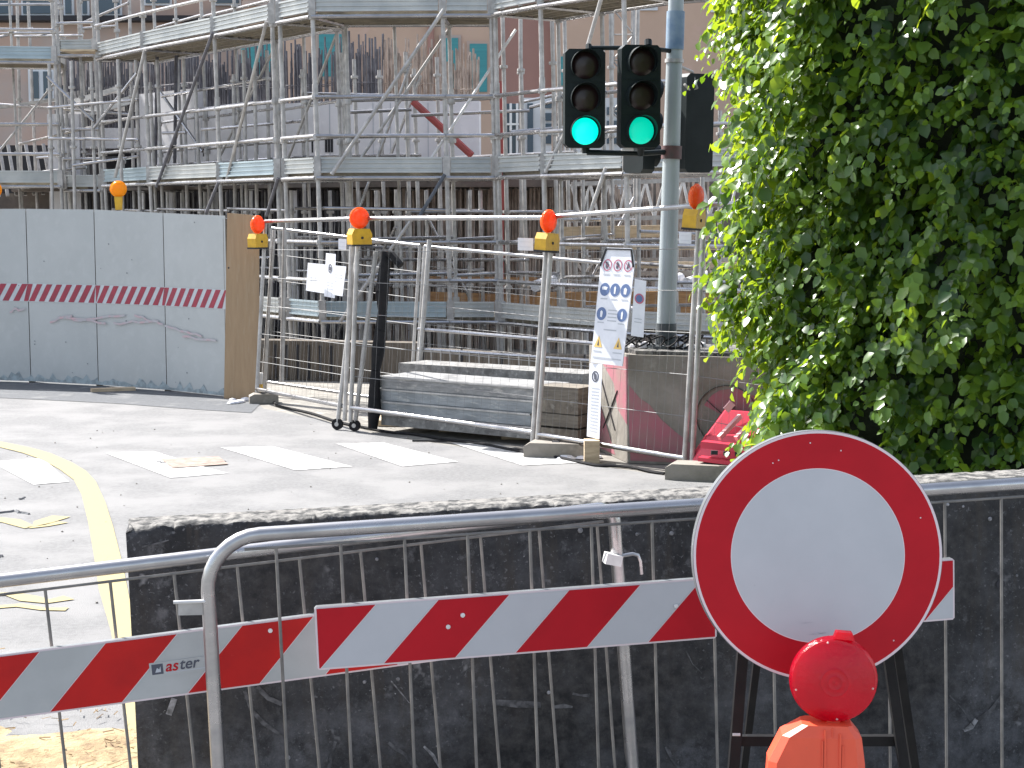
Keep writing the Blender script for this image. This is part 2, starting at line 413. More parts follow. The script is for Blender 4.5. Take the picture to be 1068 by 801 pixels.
for k in range(520):
    p = Vector((random.uniform(-3.1, -1.25), random.uniform(5.0, 6.35) if random.random() < .85 else random.uniform(6.3, 7.2), 0.015))
    a = random.uniform(0, math.pi); l = random.uniform(.01, .05)
    d = Vector((math.cos(a), math.sin(a), random.uniform(-.1, .25))) * l
    mb.tube([p - d * .5 + Vector((0, 0, .008)), p + d * .5 + Vector((0, 0, .008))], random.uniform(.0012, .0032), 3)
tag(mb.build('straw_litter', M_['straw']), 'dry straw and twigs strewn over the spilt sand', None, None, 'stuff')
mb = MB(); random.seed(9)
for k in range(150):
    p = G(random.uniform(-20, 680), random.uniform(438, 640))
    r = random.uniform(.003, .008)
    mb.lathe([(0, -r), (r, -.2 * r), (.7 * r, .5 * r), (0, .7 * r)], (p.x, p.y, r * .5), n=5)
tag(mb.build('grit', M_['block_conc']), 'loose grit scattered on the road', None, None, 'stuff')

# ================================================================ BACKGROUND BUILDINGS
def rect_px(x0, y0, x1, y1, Y):
    a, b = P(x0, y0, Y), P(x1, y1, Y)
    return a.x, b.x, b.z, a.z
YB = 44.0
bld = thing('apartment_building', Vector((3, YB, 0)), 'salmon rendered apartment building with teal shutters behind the scaffold', 'building')
ax0 = P(255, 100, YB).x; ax1 = P(516, 100, YB).x
MB().box(((ax0 + ax1) / 2, YB + 5, 7), (ax1 - ax0, 10, 14)).build('wall', M_['salmon'], bld)
bx1 = P(577, 100, YB).x
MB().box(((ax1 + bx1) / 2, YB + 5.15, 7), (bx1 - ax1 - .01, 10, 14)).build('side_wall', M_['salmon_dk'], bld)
cx1 = P(900, 100, YB).x
MB().box(((bx1 + cx1) / 2 + .01, YB + 4.8, 7), (cx1 - bx1, 10, 14)).build('wing', M_['salmon'], bld)
for (x0, y0, x1, y1) in ((252, 44, 288, 84), (333, 36, 358, 80), (461, 40, 478, 92), (490, 46, 508, 96)):
    a, b, z0, z1 = rect_px(x0, y0, x1, y1, YB)
    w = MB().box(((a + b) / 2, YB - .02, (z0 + z1) / 2), (b - a + .16, .08, z1 - z0 + .16)).build('window', M_['beige'], bld)
    MB().box(((a + b) / 2, YB - .075, (z0 + z1) / 2), (b - a, .05, z1 - z0)).build('shutter', M_['teal'], w)
a, b, z0, z1 = rect_px(584, 60, 600, 90, YB)
w = MB().box(((a + b) / 2, YB - .22, (z0 + z1) / 2), (b - a + .16, .08, z1 - z0 + .16)).build('window', M_['beige'], bld)
MB().box(((a + b) / 2, YB - .275, (z0 + z1) / 2), (b - a, .05, z1 - z0)).build('shutter', M_['teal'], w)
for (x0, y0, x1, y1) in ((667, 2, 685, 12), (740, 2, 752, 14)):
    a, b, z0, z1 = rect_px(x0, y0, x1, y1, YB)
    w = MB().box(((a + b) / 2, YB - .22, (z0 + z1) / 2), (b - a, .08, z1 - z0)).build('window', M_['frame_white'], bld)
    MB().box(((a + b) / 2, YB - .275, (z0 + z1) / 2), (b - a - .15, .05, z1 - z0 - .15)).build('pane', M_['glass'], w)
MB().box(((ax0 + ax1) / 2, YB - .1, 7.55), (ax1 - ax0, .2, .12)).build('string_course', M_['beige'], bld)
MB().tube([(P(450, 100, YB).x, YB - .12, 0), (P(450, 100, YB).x, YB - .12, 9)], .09, 8).build('downpipe', M_['salmon_dk'], bld)

bl2 = thing('beige_building', Vector((-12, 47, 0)), 'beige building with a row of upper windows at far left', 'building')
dx0 = P(-400, 100, 47).x; dx1 = P(262, 100, 47).x
MB().box(((dx0 + dx1) / 2, 52, 7), (dx1 - dx0, 10, 14)).build('wall', M_['beige'], bl2)
MB().box(((dx0 + dx1) / 2, 46.8, P(100, 21, 47).z), (dx1 - dx0, .7, .14)).build('eave', M_['slot'], bl2)
for k, (x0, x1) in enumerate(((22, 62), (66, 78), (84, 94), (98, 128), (-20, 14), (223, 252), (150, 180))):
    y1 = 17 if k < 5 else 6
    a, b, z0, z1 = rect_px(x0, -30, x1, y1, 47)
    w = MB().box(((a + b) / 2, 46.96, (z0 + z1) / 2), (b - a, .1, z1 - z0)).build('window', M_['frame_white'], bl2)
    n = max(1, int((b - a) / .55))
    for q in range(n):
        wa = a + (b - a) * q / n + .06; wb = a + (b - a) * (q + 1) / n - .06
        MB().box(((wa + wb) / 2, 46.89, (z0 + z1) / 2), (wb - wa, .05, z1 - z0 - .12)).build('pane', M_['glass'], w)
a, b, z0, z1 = rect_px(30, 72, 58, 106, 47)
w = MB().box(((a + b) / 2, 46.96, (z0 + z1) / 2), (b - a, .1, z1 - z0)).build('window', M_['frame_white'], bl2)
for q in range(2):
    wa = a + (b - a) * q / 2 + .07; wb = a + (b - a) * (q + 1) / 2 - .07
    MB().box(((wa + wb) / 2, 46.89, (z0 + z1) / 2), (wb - wa, .05, z1 - z0 - .16)).build('pane', M_['glass'], w)

# far low greenery and rear wall behind the right side
fw = thing('boundary_wall', Vector((8, 38, 0)), 'grey concrete boundary wall behind the lattice mast', 'wall')
MB().box((P(700, 200, 38).x, 38, 1.4), (9, .3, 2.8)).build('wall_face', M_['raw_conc'], fw)

# ================================================================ UNFINISHED STRUCTURE
ub = thing('unfinished_building', Vector((-3, 24, 0)), 'unfinished pale concrete structure bristling with rebar behind the scaffold', 'building')
wl = [(148, 27.2), (205, 26.0), (300, 24.6), (335, 24.2), (500, 24.0)]
WP = [P(px, 225, Y) for px, Y in wl]
def wall_seg(a, b, z0, z1, th, name, m, zb=None):
    d = (b - a); d.z = 0; n = Vector((-d.y, d.x, 0)).normalized()
    if n.y < 0: n = -n
    pts = [Vector((a.x, a.y, z0)), Vector((b.x, b.y, z0)), Vector((b.x, b.y, z1)), Vector((a.x, a.y, z1))]
    return MB().prism(pts, n * th).build(name, m, ub)
for i in range(1, 4):
    wall_seg(WP[i], WP[i + 1], 2.52, 3.62, .25, 'upper_wall', M_['white_wall'])
wall_seg(WP[0], WP[1], 2.52, 3.95, .3, 'pier', M_['white_wall'])
a, b = P(52, 225, 27.6), P(85, 225, 27.6)
MB().box(((a.x + b.x) / 2, 27.8, 2.15), (b.x - a.x, .4, 3.0)).build('pier', M_['white_wall'], ub)
a, b = P(85, 225, 27.6), P(147, 225, 27.4)
MB().box(((a.x + b.x) / 2, 27.8, 3.25), (b.x - a.x - .01, .3, .34)).build('lintel', M_['white_wall'], ub)
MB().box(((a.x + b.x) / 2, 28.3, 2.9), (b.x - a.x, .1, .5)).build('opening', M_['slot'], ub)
# vertical seams and tie slots in the upper wall
mb = MB()
for px in (205, 212, 228, 240, 256, 270, 285, 318, 345, 372, 390, 408, 428, 447, 470):
    for (q, r) in zip(wl[1:-1], wl[2:]):
        if q[0] <= px < r[0]:
            t = (px - q[0]) / (r[0] - q[0]); Y = q[1] + (r[1] - q[1]) * t
            p = P(px, 225, Y - .004); mb.box((p.x, p.y, 3.07), (.012, .004, 1.05))
mb.build('panel_joint', M_['ink_soft'], ub)
mb = MB()
for px in (208, 214, 256, 268, 271, 327, 341, 344, 347, 357, 360, 364):
    for (q, r) in zip(wl[1:-1], wl[2:]):
        if q[0] <= px < r[0]:
            t = (px - q[0]) / (r[0] - q[0]); Y = q[1] + (r[1] - q[1]) * t
            p = P(px, 225, Y - .006)
            MB().box((p.x, p.y, 2.98), (.035, .006, .20)).build('tie_slot', M_['slot'], ub); MB().box((p.x, p.y, 2.72), (.035, .006, .16)).build('tie_slot', M_['slot'], ub)
# slab
sx0, sx1 = P(30, 225, 26).x, P(622, 225, 24).x
MB().prism([(P(20, 225, 28).x, 27.6, 2.36), (P(150, 225, 26.8).x, 26.6, 2.36), (P(300, 225, 24.2).x, 24.0, 2.36), (P(335, 225, 23.6).x, 23.5, 2.36), (P(625, 225, 23.2).x, 23.2, 2.36), (P(640, 225, 34).x, 34, 2.36), (P(20, 225, 34).x, 34, 2.36)], (0, 0, .16)).build('floor_slab', M_['raw_conc'], ub)
MB().box((-5.2, 29.5, 1.15), (8.5, .3, 2.4)).build('back_wall', M_['raw_conc'], ub)  # backing walls added to keep the space under the slab dark
MB().box((0.2, 31.0, 1.15), (5.4, .3, 2.4)).build('back_wall', M_['raw_conc'], ub)
# rebar cages standing on the wall and below the slab
def cage(pxa, Ya, pxb, Yb, z0, z1, n, rows, m, jit=.25, r=.010, ties=2, name='rebar_cage', depth=.9):
    mb = MB()
    for row in range(rows):
        for k in range(n):
            t = (k + random.uniform(.1, .9)) / n
            Y = Ya + (Yb - Ya) * t + row * depth / max(1, rows)
            p = P(pxa + (pxb - pxa) * t, 225, Y)
            top = z1 + random.uniform(-jit, jit)
            lean = random.uniform(-.018, .018)
            mb.tube([(p.x, p.y, z0), (p.x + lean * (top - z0), p.y, top)], r * random.uniform(.8, 1.3), 4)
        for q in range(ties):
            zz = z0 + (z1 - z0) * (q + .4) / (ties + .6)
            a = P(pxa, 225, Ya + row * depth / max(1, rows)); b = P(pxb, 225, Yb + row * depth / max(1, rows))
            mb.tube([(a.x, a.y - .02, zz), (b.x, b.y - .02, zz + random.uniform(-.02, .02))], .006, 4)
    return mb.build(name, m, ub)
random.seed(21)
for (a, Ya, b, Yb, z1) in ((60, 28.6, 150, 27.6, 4.75), (150, 27.3, 205, 26.2, 4.75), (205, 26.2, 300, 24.9, 4.55), (300, 24.8, 345, 24.4, 4.5)):
    cage(a, Ya, b, Yb, 3.0, z1 - .15, int((b - a) * .33), 3, M_['rebar'], .28, .014, 3)
for (a, Ya, b, Yb, z1) in ((345, 24.4, 400, 24.3, 4.45), (400, 24.3, 455, 24.3, 4.4), (455, 24.3, 500, 24.3, 4.25)):
    cage(a, Ya, b, Yb, 3.3, z1, int((b - a) * .30), 3, M_['rebar_pale'] if a > 380 else M_['rebar'], .22, .013, 2)
cage(575, 27, 600, 27, 3.0, 4.0, 9, 1, M_['rebar_pale'], .12, .013, 1)
for (a, Y, b) in ((90, 27.2, 170), (170, 26.0, 235), (235, 25.0, 300), (300, 24.4, 360), (360, 24.2, 420), (420, 24.0, 480), (480, 23.9, 540), (540, 23.8, 600), (600, 24.5, 665), (665, 24.5, 740)):
    cage(a, Y, b, Y, 0.0, 2.34, int((b - a) * .30), 3, M_['rebar_pale'] if (a % 120) == 0 or a > 350 else M_['rebar'], .03 if a < 600 else .5, .015, 3, depth=1.6)
# slatted screen with sloping uprights far left
mb = MB()
for k in range(24):
    px = -10 + k * 9.2
    a = P(px, 152 - k * .3, 29.0); b = P(px + 9, 205 - k * .4, 28.4)
    if px < 56: mb.bar(a, b, .055, .03)
mb.build('sloping_prop', M_['galv_dull'], ub)
mb = MB()
for k in range(26):
    px = 62 + k * 3.6
    a = P(px - 2, 98 - k * .5, 28.2); b = P(px + 1, 128 - k * .9, 28.0)
    mb.bar(a, b, .035, .03)
mb.build('shutter_strut', M_['galv_dull'], ub)
for (x0, y0, x1, y1, w) in ((52, 128, 138, 104, .13), (78, 106, 125, 92, .08), (0, 112, 60, 104, .05), (120, 95, 180, 98, .09), (120, 112, 175, 114, .12), (185, 95, 235, 98, .08), (190, 108, 240, 105, .05), (240, 97, 268, 98, .08)):
    MB().bar(P(x0, y0, 27.9), P(x1, y1, 27.6), .08, w).build('wall_plate', M_['prop'] if w > .06 else M_['galv_dull'], ub)
MB().box((P(20, 150, 30.5).x, 30.5, 2.6), (4.5, .2, 1.3)).build('inner_wall', M_['slot'], ub)
# net screen
mb = MB()
nets = [((60, 150), 29.2, 3.1, 4.35), ((185, 300), 27.2, 3.3, 4.15)]
for ((a, b), Y, z0, z1) in nets:
    for k in range(9):
        x0 = a + (b - a) * k / 9; x1 = a + (b - a) * (k + 1) / 9
        p, q = P(x0, 225, Y), P(x1, 225, Y)
        za = z1 + random.uniform(-.12, .12)
        mb.prism([(p.x, Y, z0), (q.x, Y, z0), (q.x, Y, za), (p.x, Y, za)], (0, .02, 0))
mb.build('debris_net', M_['net'], ub)

# steel props under the slab
random.seed(5)
prop0 = None; zn = []
pxs = [86, 94, 118, 133, 141, 150, 175, 182, 190, 196, 203, 214, 222, 237, 246, 262, 277, 303, 316, 347, 357, 371, 384, 395, 412, 418, 424, 437, 446, 458, 471, 478, 484, 489, 502, 548, 556, 590, 612]
plab = ['pale steel prop', 'thin grey steel prop']
grp = 'steel props holding up the unfinished slab'
for i, px in enumerate(pxs):
    Y = (27.6 if px < 150 else 26 if px < 240 else 24.4) + random.uniform(-.5, 1.1)
    Y = max(Y, 23.7)
    base = P(px, 225, Y); base.z = 0
    if prop0 is None:
        prop0 = thing('steel_prop', base, '', 'prop', grp)
        MB().tube([(0, 0, 0.01), (0, 0, 1.35)], .038, 8).build('outer_tube', M_['prop'], prop0, local=True, smooth=True)
        MB().tube([(0, 0, 1.35), (0, 0, 2.32)], .027, 8).build('inner_tube', M_['prop'], prop0, local=True, smooth=True)
        MB().lathe([(.07, 0), (.07, .03)], (0, 0, 1.33), n=10).build('collar', M_['galv_dull'], prop0, local=True)
        mb = MB(); mb.box((0, 0, .005), (.15, .15, .01)); mb.box((0, 0, 2.335), (.15, .15, .01)); mb.build('end_plate', M_['galv_dull'], prop0, local=True)
        o = prop0
    else:
        o = copy_tree(prop0, Matrix.Translation(base) @ Matrix.Rotation(random.uniform(0, 3), 4, 'Z'))
    zn.append((o, px))
    o['label'] = ('pale steel prop under the slab, above the pale hoarding' if px < 236 else 'pale steel prop under the slab, between the plywood board and the wheeled fence legs' if px < 365 else
                  'pale steel prop under the slab, right of the wheeled fence legs' if px < 440 else 'pale steel prop under the slab, behind the short inner fence' if px < 520 else 'pale steel prop under the slab, left of the signal pole')
ordn = ['first', 'second', 'third', 'fourth', 'fifth', 'sixth', 'seventh', 'eighth', 'ninth', 'tenth', 'eleventh', 'twelfth', 'thirteenth', 'fourteenth']
for lo_, hi_, wh in ((0, 236, 'pale steel prop from the left picture edge, seen above the pale hoarding'), (236, 365, 'pale steel prop to the right of the plywood board, under the slab'),
                     (365, 440, 'pale steel prop to the right of the orange lamp over the wheels'), (440, 520, 'pale steel prop from the tied black bundle rightwards, past its shutter board'), (520, 700, 'pale steel prop to the right of the red formwork post')):
    for q_, (o_, p_) in enumerate([e for e in zn if lo_ <= e[1] < hi_]): o_['label'] = ordn[q_] + ' ' + wh
# white shutter boards standing among the props
random.seed(6)
for i, (px, w, m, lb) in enumerate(((177, 7, 'white_wall', 'wide white shutter board left of the plywood board'), (222, 12, 'white_wall', 'widest white shutter board, just above the plywood board'), (306, 8, 'white_wall', 'white shutter board near the scaffold corner'),
                                (424, 5, 'white_wall', 'narrow white shutter board above the tied black bundle'), (488, 6, 'prop', 'grey white shutter board in the middle of the props'), (375, 4, 'white_wall', 'thin white shutter board above the orange lamp'))):
    Y = 25.8 if px < 240 else 24.2
    a, b = P(px - w / 2, 225, Y), P(px + w / 2, 225, Y)
    mb = MB().box(((a.x + b.x) / 2, Y, 1.17), (b.x - a.x, .03, 2.3))
    mb.box(((a.x + b.x) / 2, Y + .035, .8), (b.x - a.x, .04, .09)).box(((a.x + b.x) / 2, Y + .035, 1.7), (b.x - a.x, .04, .09))
    tag(mb.build('shutter_board', M_[m]), lb, 'board', 'white boards between the props')

# ================================================================ SCAFFOLD
def scaffold_run(name, nodes, label, levels, first_post=True, blue=(), group='scaffold runs round the unfinished building', top=6.6):
    pts = [P(px, 225, Y) for px, Y in nodes]
    base = Vector((pts[0].x, pts[0].y, 0))
    S = thing(name, base, label, 'scaffold', group)
    n = len(pts)
    nor = []
    for i in range(n):
        d = pts[min(i + 1, n - 1)] - pts[max(0, i - 1)]; d.z = 0; d.normalize()
        nn = Vector((-d.y, d.x, 0))
        if nn.y < 0: nn = -nn
        nor.append(nn)
    F = [Vector((p.x, p.y, 0)) for p in pts]
    B = [F[i] + nor[i] * 0.95 for i in range(n)]
    lean = Vector((-.022, 0, 0))
    def at(p, z): return Vector((p.x, p.y, z)) + lean * (z - 1.5)
    for i in range(n):
        if i == 0 and not first_post: continue
        for (Q, bk) in ((F, 0), (B, 1)):
            mb = MB().tube([at(Q[i], 0.0), at(Q[i], top)], .029 if not bk else .026, 8)
            for lv in levels:
                for dz in (0, .5, 1.0):
                    mb.lathe([(.05, -.03), (.055, 0), (.05, .03)], at(Q[i], lv + dz), n=8)
                mb.box(at(Q[i], lv + .14) + Vector((0, -.02, 0)), (.085, .07, .26))
            for z in (1.5, 3.5, 5.6): mb.lathe([(.036, -.08), (.036, .08)], at(Q[i], z), n=8)
            mb.box(at(Q[i], .02) + Vector((0, 0, 0)), (.15, .15, .012))
            mb.build('post', M_['galv_dull'], S, smooth=True)
    for i in range(n - 1):
        if (F[i] - F[i + 1]).length > 1.6:
            mp_ = B[i].lerp(B[i + 1], .47)
            mb = MB().tube([at(mp_, 0), at(mp_, top)], .022, 8)
            for z in (1.1, 1.6, 3.0, 3.5, 5.0): mb.lathe([(.045, -.02), (.05, 0), (.045, .02)], at(mp_, z), n=8)
            mb.build('post', M_['galv_dull'], S, smooth=True)
            MB().tube([at(B[i], 2.5), at(B[i + 1], 4.35)], .02, 8).build('brace', M_['galv_dull'], S, smooth=True)
            MB().tube([at(F[i], 2.05) + nor[i] * .1, at(F[i + 1], 2.02) + nor[i] * .1], .02, 8).build('ledger', M_['galv'], S, smooth=True)
        for li, lv in enumerate(levels):
            a, b = at(F[i], lv), at(F[i + 1], lv); c, d = at(B[i], lv), at(B[i + 1], lv)
            off = -nor[i] * .045
            mb = MB().tube([a + off, b + off], .026, 8)
            mb.tube([c, d], .024, 8)
            mb.tube([a, c], .022, 6)
            mb.build('ledger', M_['galv'], S, smooth=True)
            for dz in (.52, 1.0):
                mb = MB().tube([a + off + Vector((0, 0, dz)), b + off + Vector((0, 0, dz))], .024, 8)
                mb.build('guard_rail', M_['galv'], S, smooth=True)
            for dz in (.55, 1.02):
                mb = MB().tube([c + Vector((0, 0, dz)), d + Vector((0, 0, dz + .03))], .022, 8)
                mb.build('guard_rail', M_['galv'], S, smooth=True)
            # deck of three planks with stiffening ribs
            mb = MB()
            for q in range(3):
                t0 = .06 + q * .31; t = t0 + .14
                pa = a.lerp(c, t) + Vector((0, 0, .045)); pb = b.lerp(d, t) + Vector((0, 0, .045))
                mb.bar(pa, pb, .27, .045)
                for e in (-.10, .10):
                    mb.bar(a.lerp(c, t + e) + Vector((0, 0, .012)), b.lerp(d, t + e) + Vector((0, 0, .012)), .018, .02)
            mb.build('deck', M_['deck'], S)
            # toe board: ribbed zinc plank between posts
            dd = (b - a).normalized(); g = .05
            ta, tb = a + dd * g + Vector((0, 0, .16)) - nor[i] * .01, b - dd * g + Vector((0, 0, .16)) - nor[i] * .01
            mb = MB().bar(ta, tb, .03, .185)
            for (dz, h, o2) in ((.085, .022, .022), (-.085, .022, .022), (.028, .012, .018), (-.03, .012, .018)):
                mb.bar(ta + Vector((0, 0, dz)) - nor[i] * o2 * .5, tb + Vector((0, 0, dz)) - nor[i] * o2 * .5, .03 + o2, h)
            mb.build('toe_board', M_['toe_blue'] if (i, li) in blue else M_['toe'], S)
            # rear toe board
    return S

LV = (.62, 2.42, 4.40)
scaffold_run('scaffold', [(-150, 26.6), (-45, 26.4), (66, 26.6)], 'scaffold run parallel to the street, at the left picture edge', LV, blue={(1, 2), (0, 2)})
sc2 = scaffold_run('scaffold', [(112, 26.0), (159, 24.5), (232, 22.7), (292, 21.3)], 'scaffold run slanting away to the left above the pale hoarding', LV, blue={(0, 1), (2, 1)})
sc3 = scaffold_run('scaffold', [(300, 21.15), (334, 20.5), (468, 20.4), (518, 20.4)], 'scaffold run facing the street between the two picture-middle corners', LV, blue={(1, 0), (0, 0)})
sc4 = scaffold_run('scaffold', [(522, 20.3), (569, 19.5), (655, 18.4), (790, 17.6)], 'scaffold run stepping nearer behind the traffic lights', LV)
def brace(px0, py0, px1, py1, Y0, Y1, parent, m='galv_dull', r=.024):
    MB().tube([P(px0, py0, Y0), P(px1, py1, Y1)], r, 8).build('brace', M_[m], parent, smooth=True)
brace(151, 52, 120, 185, 24.2, 24.6, sc2); brace(222, 34, 163, 195, 22.5, 24.2, sc2, 'rebar'); brace(278, 22, 236, 190, 21.1, 22.5, sc2)
brace(228, 190, 215, 222, 22.4, 22.6, sc2, 'rebar'); brace(290, 186, 278, 225, 21.2, 21.5, sc2, 'rebar')
brace(164, 52, 162, 180, 25.6, 25.6, sc2, 'rebar', .028); brace(184, 52, 182, 180, 25.6, 25.6, sc2, 'rebar', .028)
brace(463, 10, 346, 182, 20.2, 20.3, sc3); brace(464, 182, 436, 228, 20.2, 20.3, sc3, 'net'); brace(430, 228, 355, 335, 20.2, 20.3, sc3)
brace(538, 31, 450, 165, 20.9, 20.7, sc3, 'prop', .018)
brace(598, 120, 569, 180, 19.2, 19.4, sc4); brace(628, -5, 613, 48, 18.5, 18.7, sc4); brace(632, 175, 612, 232, 18.6, 18.7, sc4)
def _(): pass
def shoring(name, xs, zt, rails, label, m='galv_dull'):
    b0 = P(xs[0][0], 225, xs[0][1]); b0.z = 0
    t = thing(name, b0, label, 'shoring', 'shoring frames inside the scaffold')
    for px, Y in xs:
        p = P(px, 225, Y); random.seed(int(px)); ln_ = random.uniform(-.03, .01)
        mb = MB().tube([(p.x, p.y, 0), (p.x + ln_ * zt, p.y, zt)], .027, 8)
        for z in (1.0, 2.0, 3.0, 3.9):
            if z < zt: mb.lathe([(.05, -.02), (.055, 0), (.05, .02)], (p.x + ln_ * z, p.y, z), n=8)
        mb.build('post', M_[m], t, smooth=True)
    for (i, j, z0, z1) in rails:
        a, b = P(xs[i][0], 225, xs[i][1]), P(xs[j][0], 225, xs[j][1])
        MB().tube([(a.x, a.y - .04, z0), (b.x, b.y - .04, z1)], .022, 8).build('rail', M_['galv'], t, smooth=True)
    return t
shoring('shoring_frame', [(367, 22.4), (377, 23.3), (430, 22.3), (463, 23.0), (552, 22.2), (602, 22.0)], 4.15, [(0, 2, 3.35, 3.38), (2, 4, 3.30, 3.36), (4, 5, 3.4, 3.55), (0, 4, 1.35, 1.35), (1, 3, .95, .97), (2, 5, 2.0, 2.0), (0, 2, 1.75, 4.0), (3, 5, 2.75, 2.8)], 'grey shoring frame before the white upper wall')
shoring('shoring_frame', [(-8, 28.0), (22, 27.8), (41, 28.4), (92, 27.2), (140, 27.0)], 5.6, [(0, 2, 4.9, 5.15), (1, 3, 4.95, 4.9), (0, 1, 3.45, 3.5), (1, 4, 3.15, 3.55), (0, 3, 2.6, 2.75), (2, 4, 2.95, 3.0), (3, 4, 5.1, 5.4), (0, 4, 3.85, 3.6)], 'grey shoring frame behind the far left scaffold bays')
shoring('shoring_frame', [(172, 25.0), (196, 24.8), (258, 23.5), (282, 23.6)], 4.3, [(0, 2, 1.9, 1.9), (1, 3, 1.3, 1.35), (0, 3, 3.75, 3.9), (0, 1, 3.2, 3.2)], 'grey shoring frame above the right half of the pale hoarding')
shoring('shoring_frame', [(610, 21.5), (628, 21.6), (668, 21.0), (736, 20.5), (752, 21.2)], 3.3, [(0, 2, 1.05, 1.05), (1, 3, 1.35, 1.3), (0, 4, .75, .8), (2, 4, 1.75, 1.7), (3, 4, 1.5, .4), (0, 4, 2.5, 2.6)], 'grey shoring frame around the traffic pole, deep in the site')
shoring('shoring_frame', [(54, 25.6), (78, 25.2), (101, 25.4), (129, 24.9), (147, 25.0)], 4.3, [(0, 4, 3.62, 3.7), (0, 4, 3.15, 3.1), (1, 4, 2.72, 2.85), (0, 3, 1.9, 1.95), (2, 4, 3.3, 4.1), (0, 2, 4.1, 3.4)], 'grey shoring frame in front of the white pier at left')
shoring('shoring_frame', [(308, 22.6), (347, 22.9), (395, 22.8), (413, 22.0), (447, 22.5), (489, 22.3), (505, 22.9)], 2.3, [(0, 6, 2.05, 2.02), (0, 4, 1.55, 1.5), (2, 6, 1.15, 1.2), (0, 6, .72, .72), (1, 3, .2, 1.8), (4, 6, 1.9, .4)], 'low shoring frame under the deck behind the middle fence panels')
shoring('shoring_frame', [(532, 21.7), (544, 22.6), (585, 21.2), (597, 22.3), (641, 21.8), (661, 22.6)], 5.6, [(0, 5, 4.95, 5.2), (0, 3, 3.05, 3.15), (1, 4, 3.5, 3.7), (2, 5, 1.9, 1.9), (0, 2, 1.2, 1.2), (0, 4, 1.6, 1.7), (3, 5, .6, 2.2)], 'tall shoring frame behind the left signal head')
shoring('shoring_frame', [(166, 25.4), (213, 24.4), (244, 24.0), (268, 23.4), (318, 23.2), (405, 23.3), (440, 23.1)], 4.0, [(0, 4, 2.72, 2.78), (0, 3, 3.5, 3.55), (1, 4, 3.22, 3.28), (4, 6, 2.78, 2.8), (4, 6, 3.66, 3.62), (2, 4, 1.6, 1.62), (0, 1, 3.95, 2.9), (5, 6, 2.7, 3.9)], 'grey shoring frame standing close against the white upper wall')
# loose link decks between the runs
lk = scaffold_run('scaffold', [(70, 27.0), (108, 26.9)], 'short recessed scaffold bay between the two left-hand runs', (2.36, 4.55), first_post=True)
tag(MB().bar(P(70, 54, 26.2), P(106, 54, 26.1), .5, .03).build('plywood_sheet', M_['timber_pale']), 'tan plywood sheet bridging the gap in the upper scaffold deck', 'board')
# red inclined prop and post
tag(MB().tube([P(431, 106, 22.6), P(492, 162, 22.4)], .05, 8).build('push_pull_prop', M_['red_steel'], smooth=True), 'red inclined prop against the white upper wall', 'prop')
rp = thing('formwork_post', Vector((P(522, 225, 22.8).x, 22.8, 0)), 'upright red formwork post beside the white wall end', 'post')
MB().box((P(522, 225, 22.8).x, 22.8, 2.1), (.10, .10, 3.4)).build('shaft', M_['red_steel'], rp)
MB().box((P(522, 225, 22.8).x, 22.8, .2), (.3, .3, .4)).build('foot', M_['raw_conc'], rp)

# white site cabin and glazed fronts behind
cb = thing('site_cabin', Vector((P(590, 225, 33).x, 33, 0)), 'white site cabin with dark window bands beyond the scaffold', 'cabin')
a, b = P(545, 225, 33), P(660, 225, 33)
z1 = P(600, 102, 33).z
MB().box(((a.x + b.x) / 2, 34.2, z1 / 2), (b.x - a.x, 2.4, z1)).build('body', M_['cabin'], cb)
for k, (x0, x1, y0, y1) in enumerate(((568, 577, 106, 113), (579, 587, 106, 113), (550, 556, 108, 160), (566, 590, 118, 126), (566, 590, 129, 138), (566, 590, 141, 150), (632, 641, 60, 68), (633, 650, 112, 120), (633, 650, 126, 136), (633, 650, 142, 150))):
    if y0 < 102: continue
    p, q, zz0, zz1 = rect_px(x0, y0, x1, y1, 33)
    MB().box(((p + q) / 2, 32.98, (zz0 + zz1) / 2), (q - p, .06, zz1 - zz0)).build('window', M_['glass'], cb)
g = thing('glazed_shed', Vector((P(535, 225, 34).x, 34, 0)), 'bluish glazed shed with pale bars beside the red post', 'shed')
a, b = P(526, 225, 34), P(546, 225, 34); z1 = P(530, 108, 34).z
MB().box(((a.x + b.x) / 2, 35, z1 / 2), (b.x - a.x, 2, z1)).build('body', M_['glass'], g)
mb = MB()
for k in range(4):
    x = a.x + (b.x - a.x) * k / 3; mb.box((x, 33.96, z1 / 2), (.05, .06, z1))
for k in range(5):
    mb.box(((a.x + b.x) / 2, 33.955, z1 * (k + .5) / 5), (b.x - a.x, .07, .04))
mb.build('frame', M_['cabin'], g)

# lattice mast behind the signal heads
lm = thing('lattice_mast', Vector((P(648, 225, 25).x, 25, 0)), 'grey lattice mast standing between the two front signal heads', 'mast')
cx = P(648, 225, 25).x; h = .16
mb = MB()
for (i, j) in ((-1, -1), (1, -1), (1, 1), (-1, 1)): mb.tube([(cx + i * h, 25 + j * h, 0), (cx + i * h, 25 + j * h, 10)], .025, 6)
mb.build('chord', M_['galv_dull'], lm, smooth=True)
mb = MB()
for k in range(26):
    z = .1 + k * .38; s_ = 1 if k % 2 else -1
    mb.tube([(cx - s_ * h, 25 - h, z), (cx + s_ * h, 25 - h, z + .38)], .012, 4)
    mb.tube([(cx - h, 25 - s_ * h, z), (cx - h, 25 + s_ * h, z + .38)], .012, 4)
    mb.tube([(cx - h, 25 - h, z), (cx + h, 25 - h, z)], .012, 4)
mb.build('lacing', M_['galv_dull'], lm)
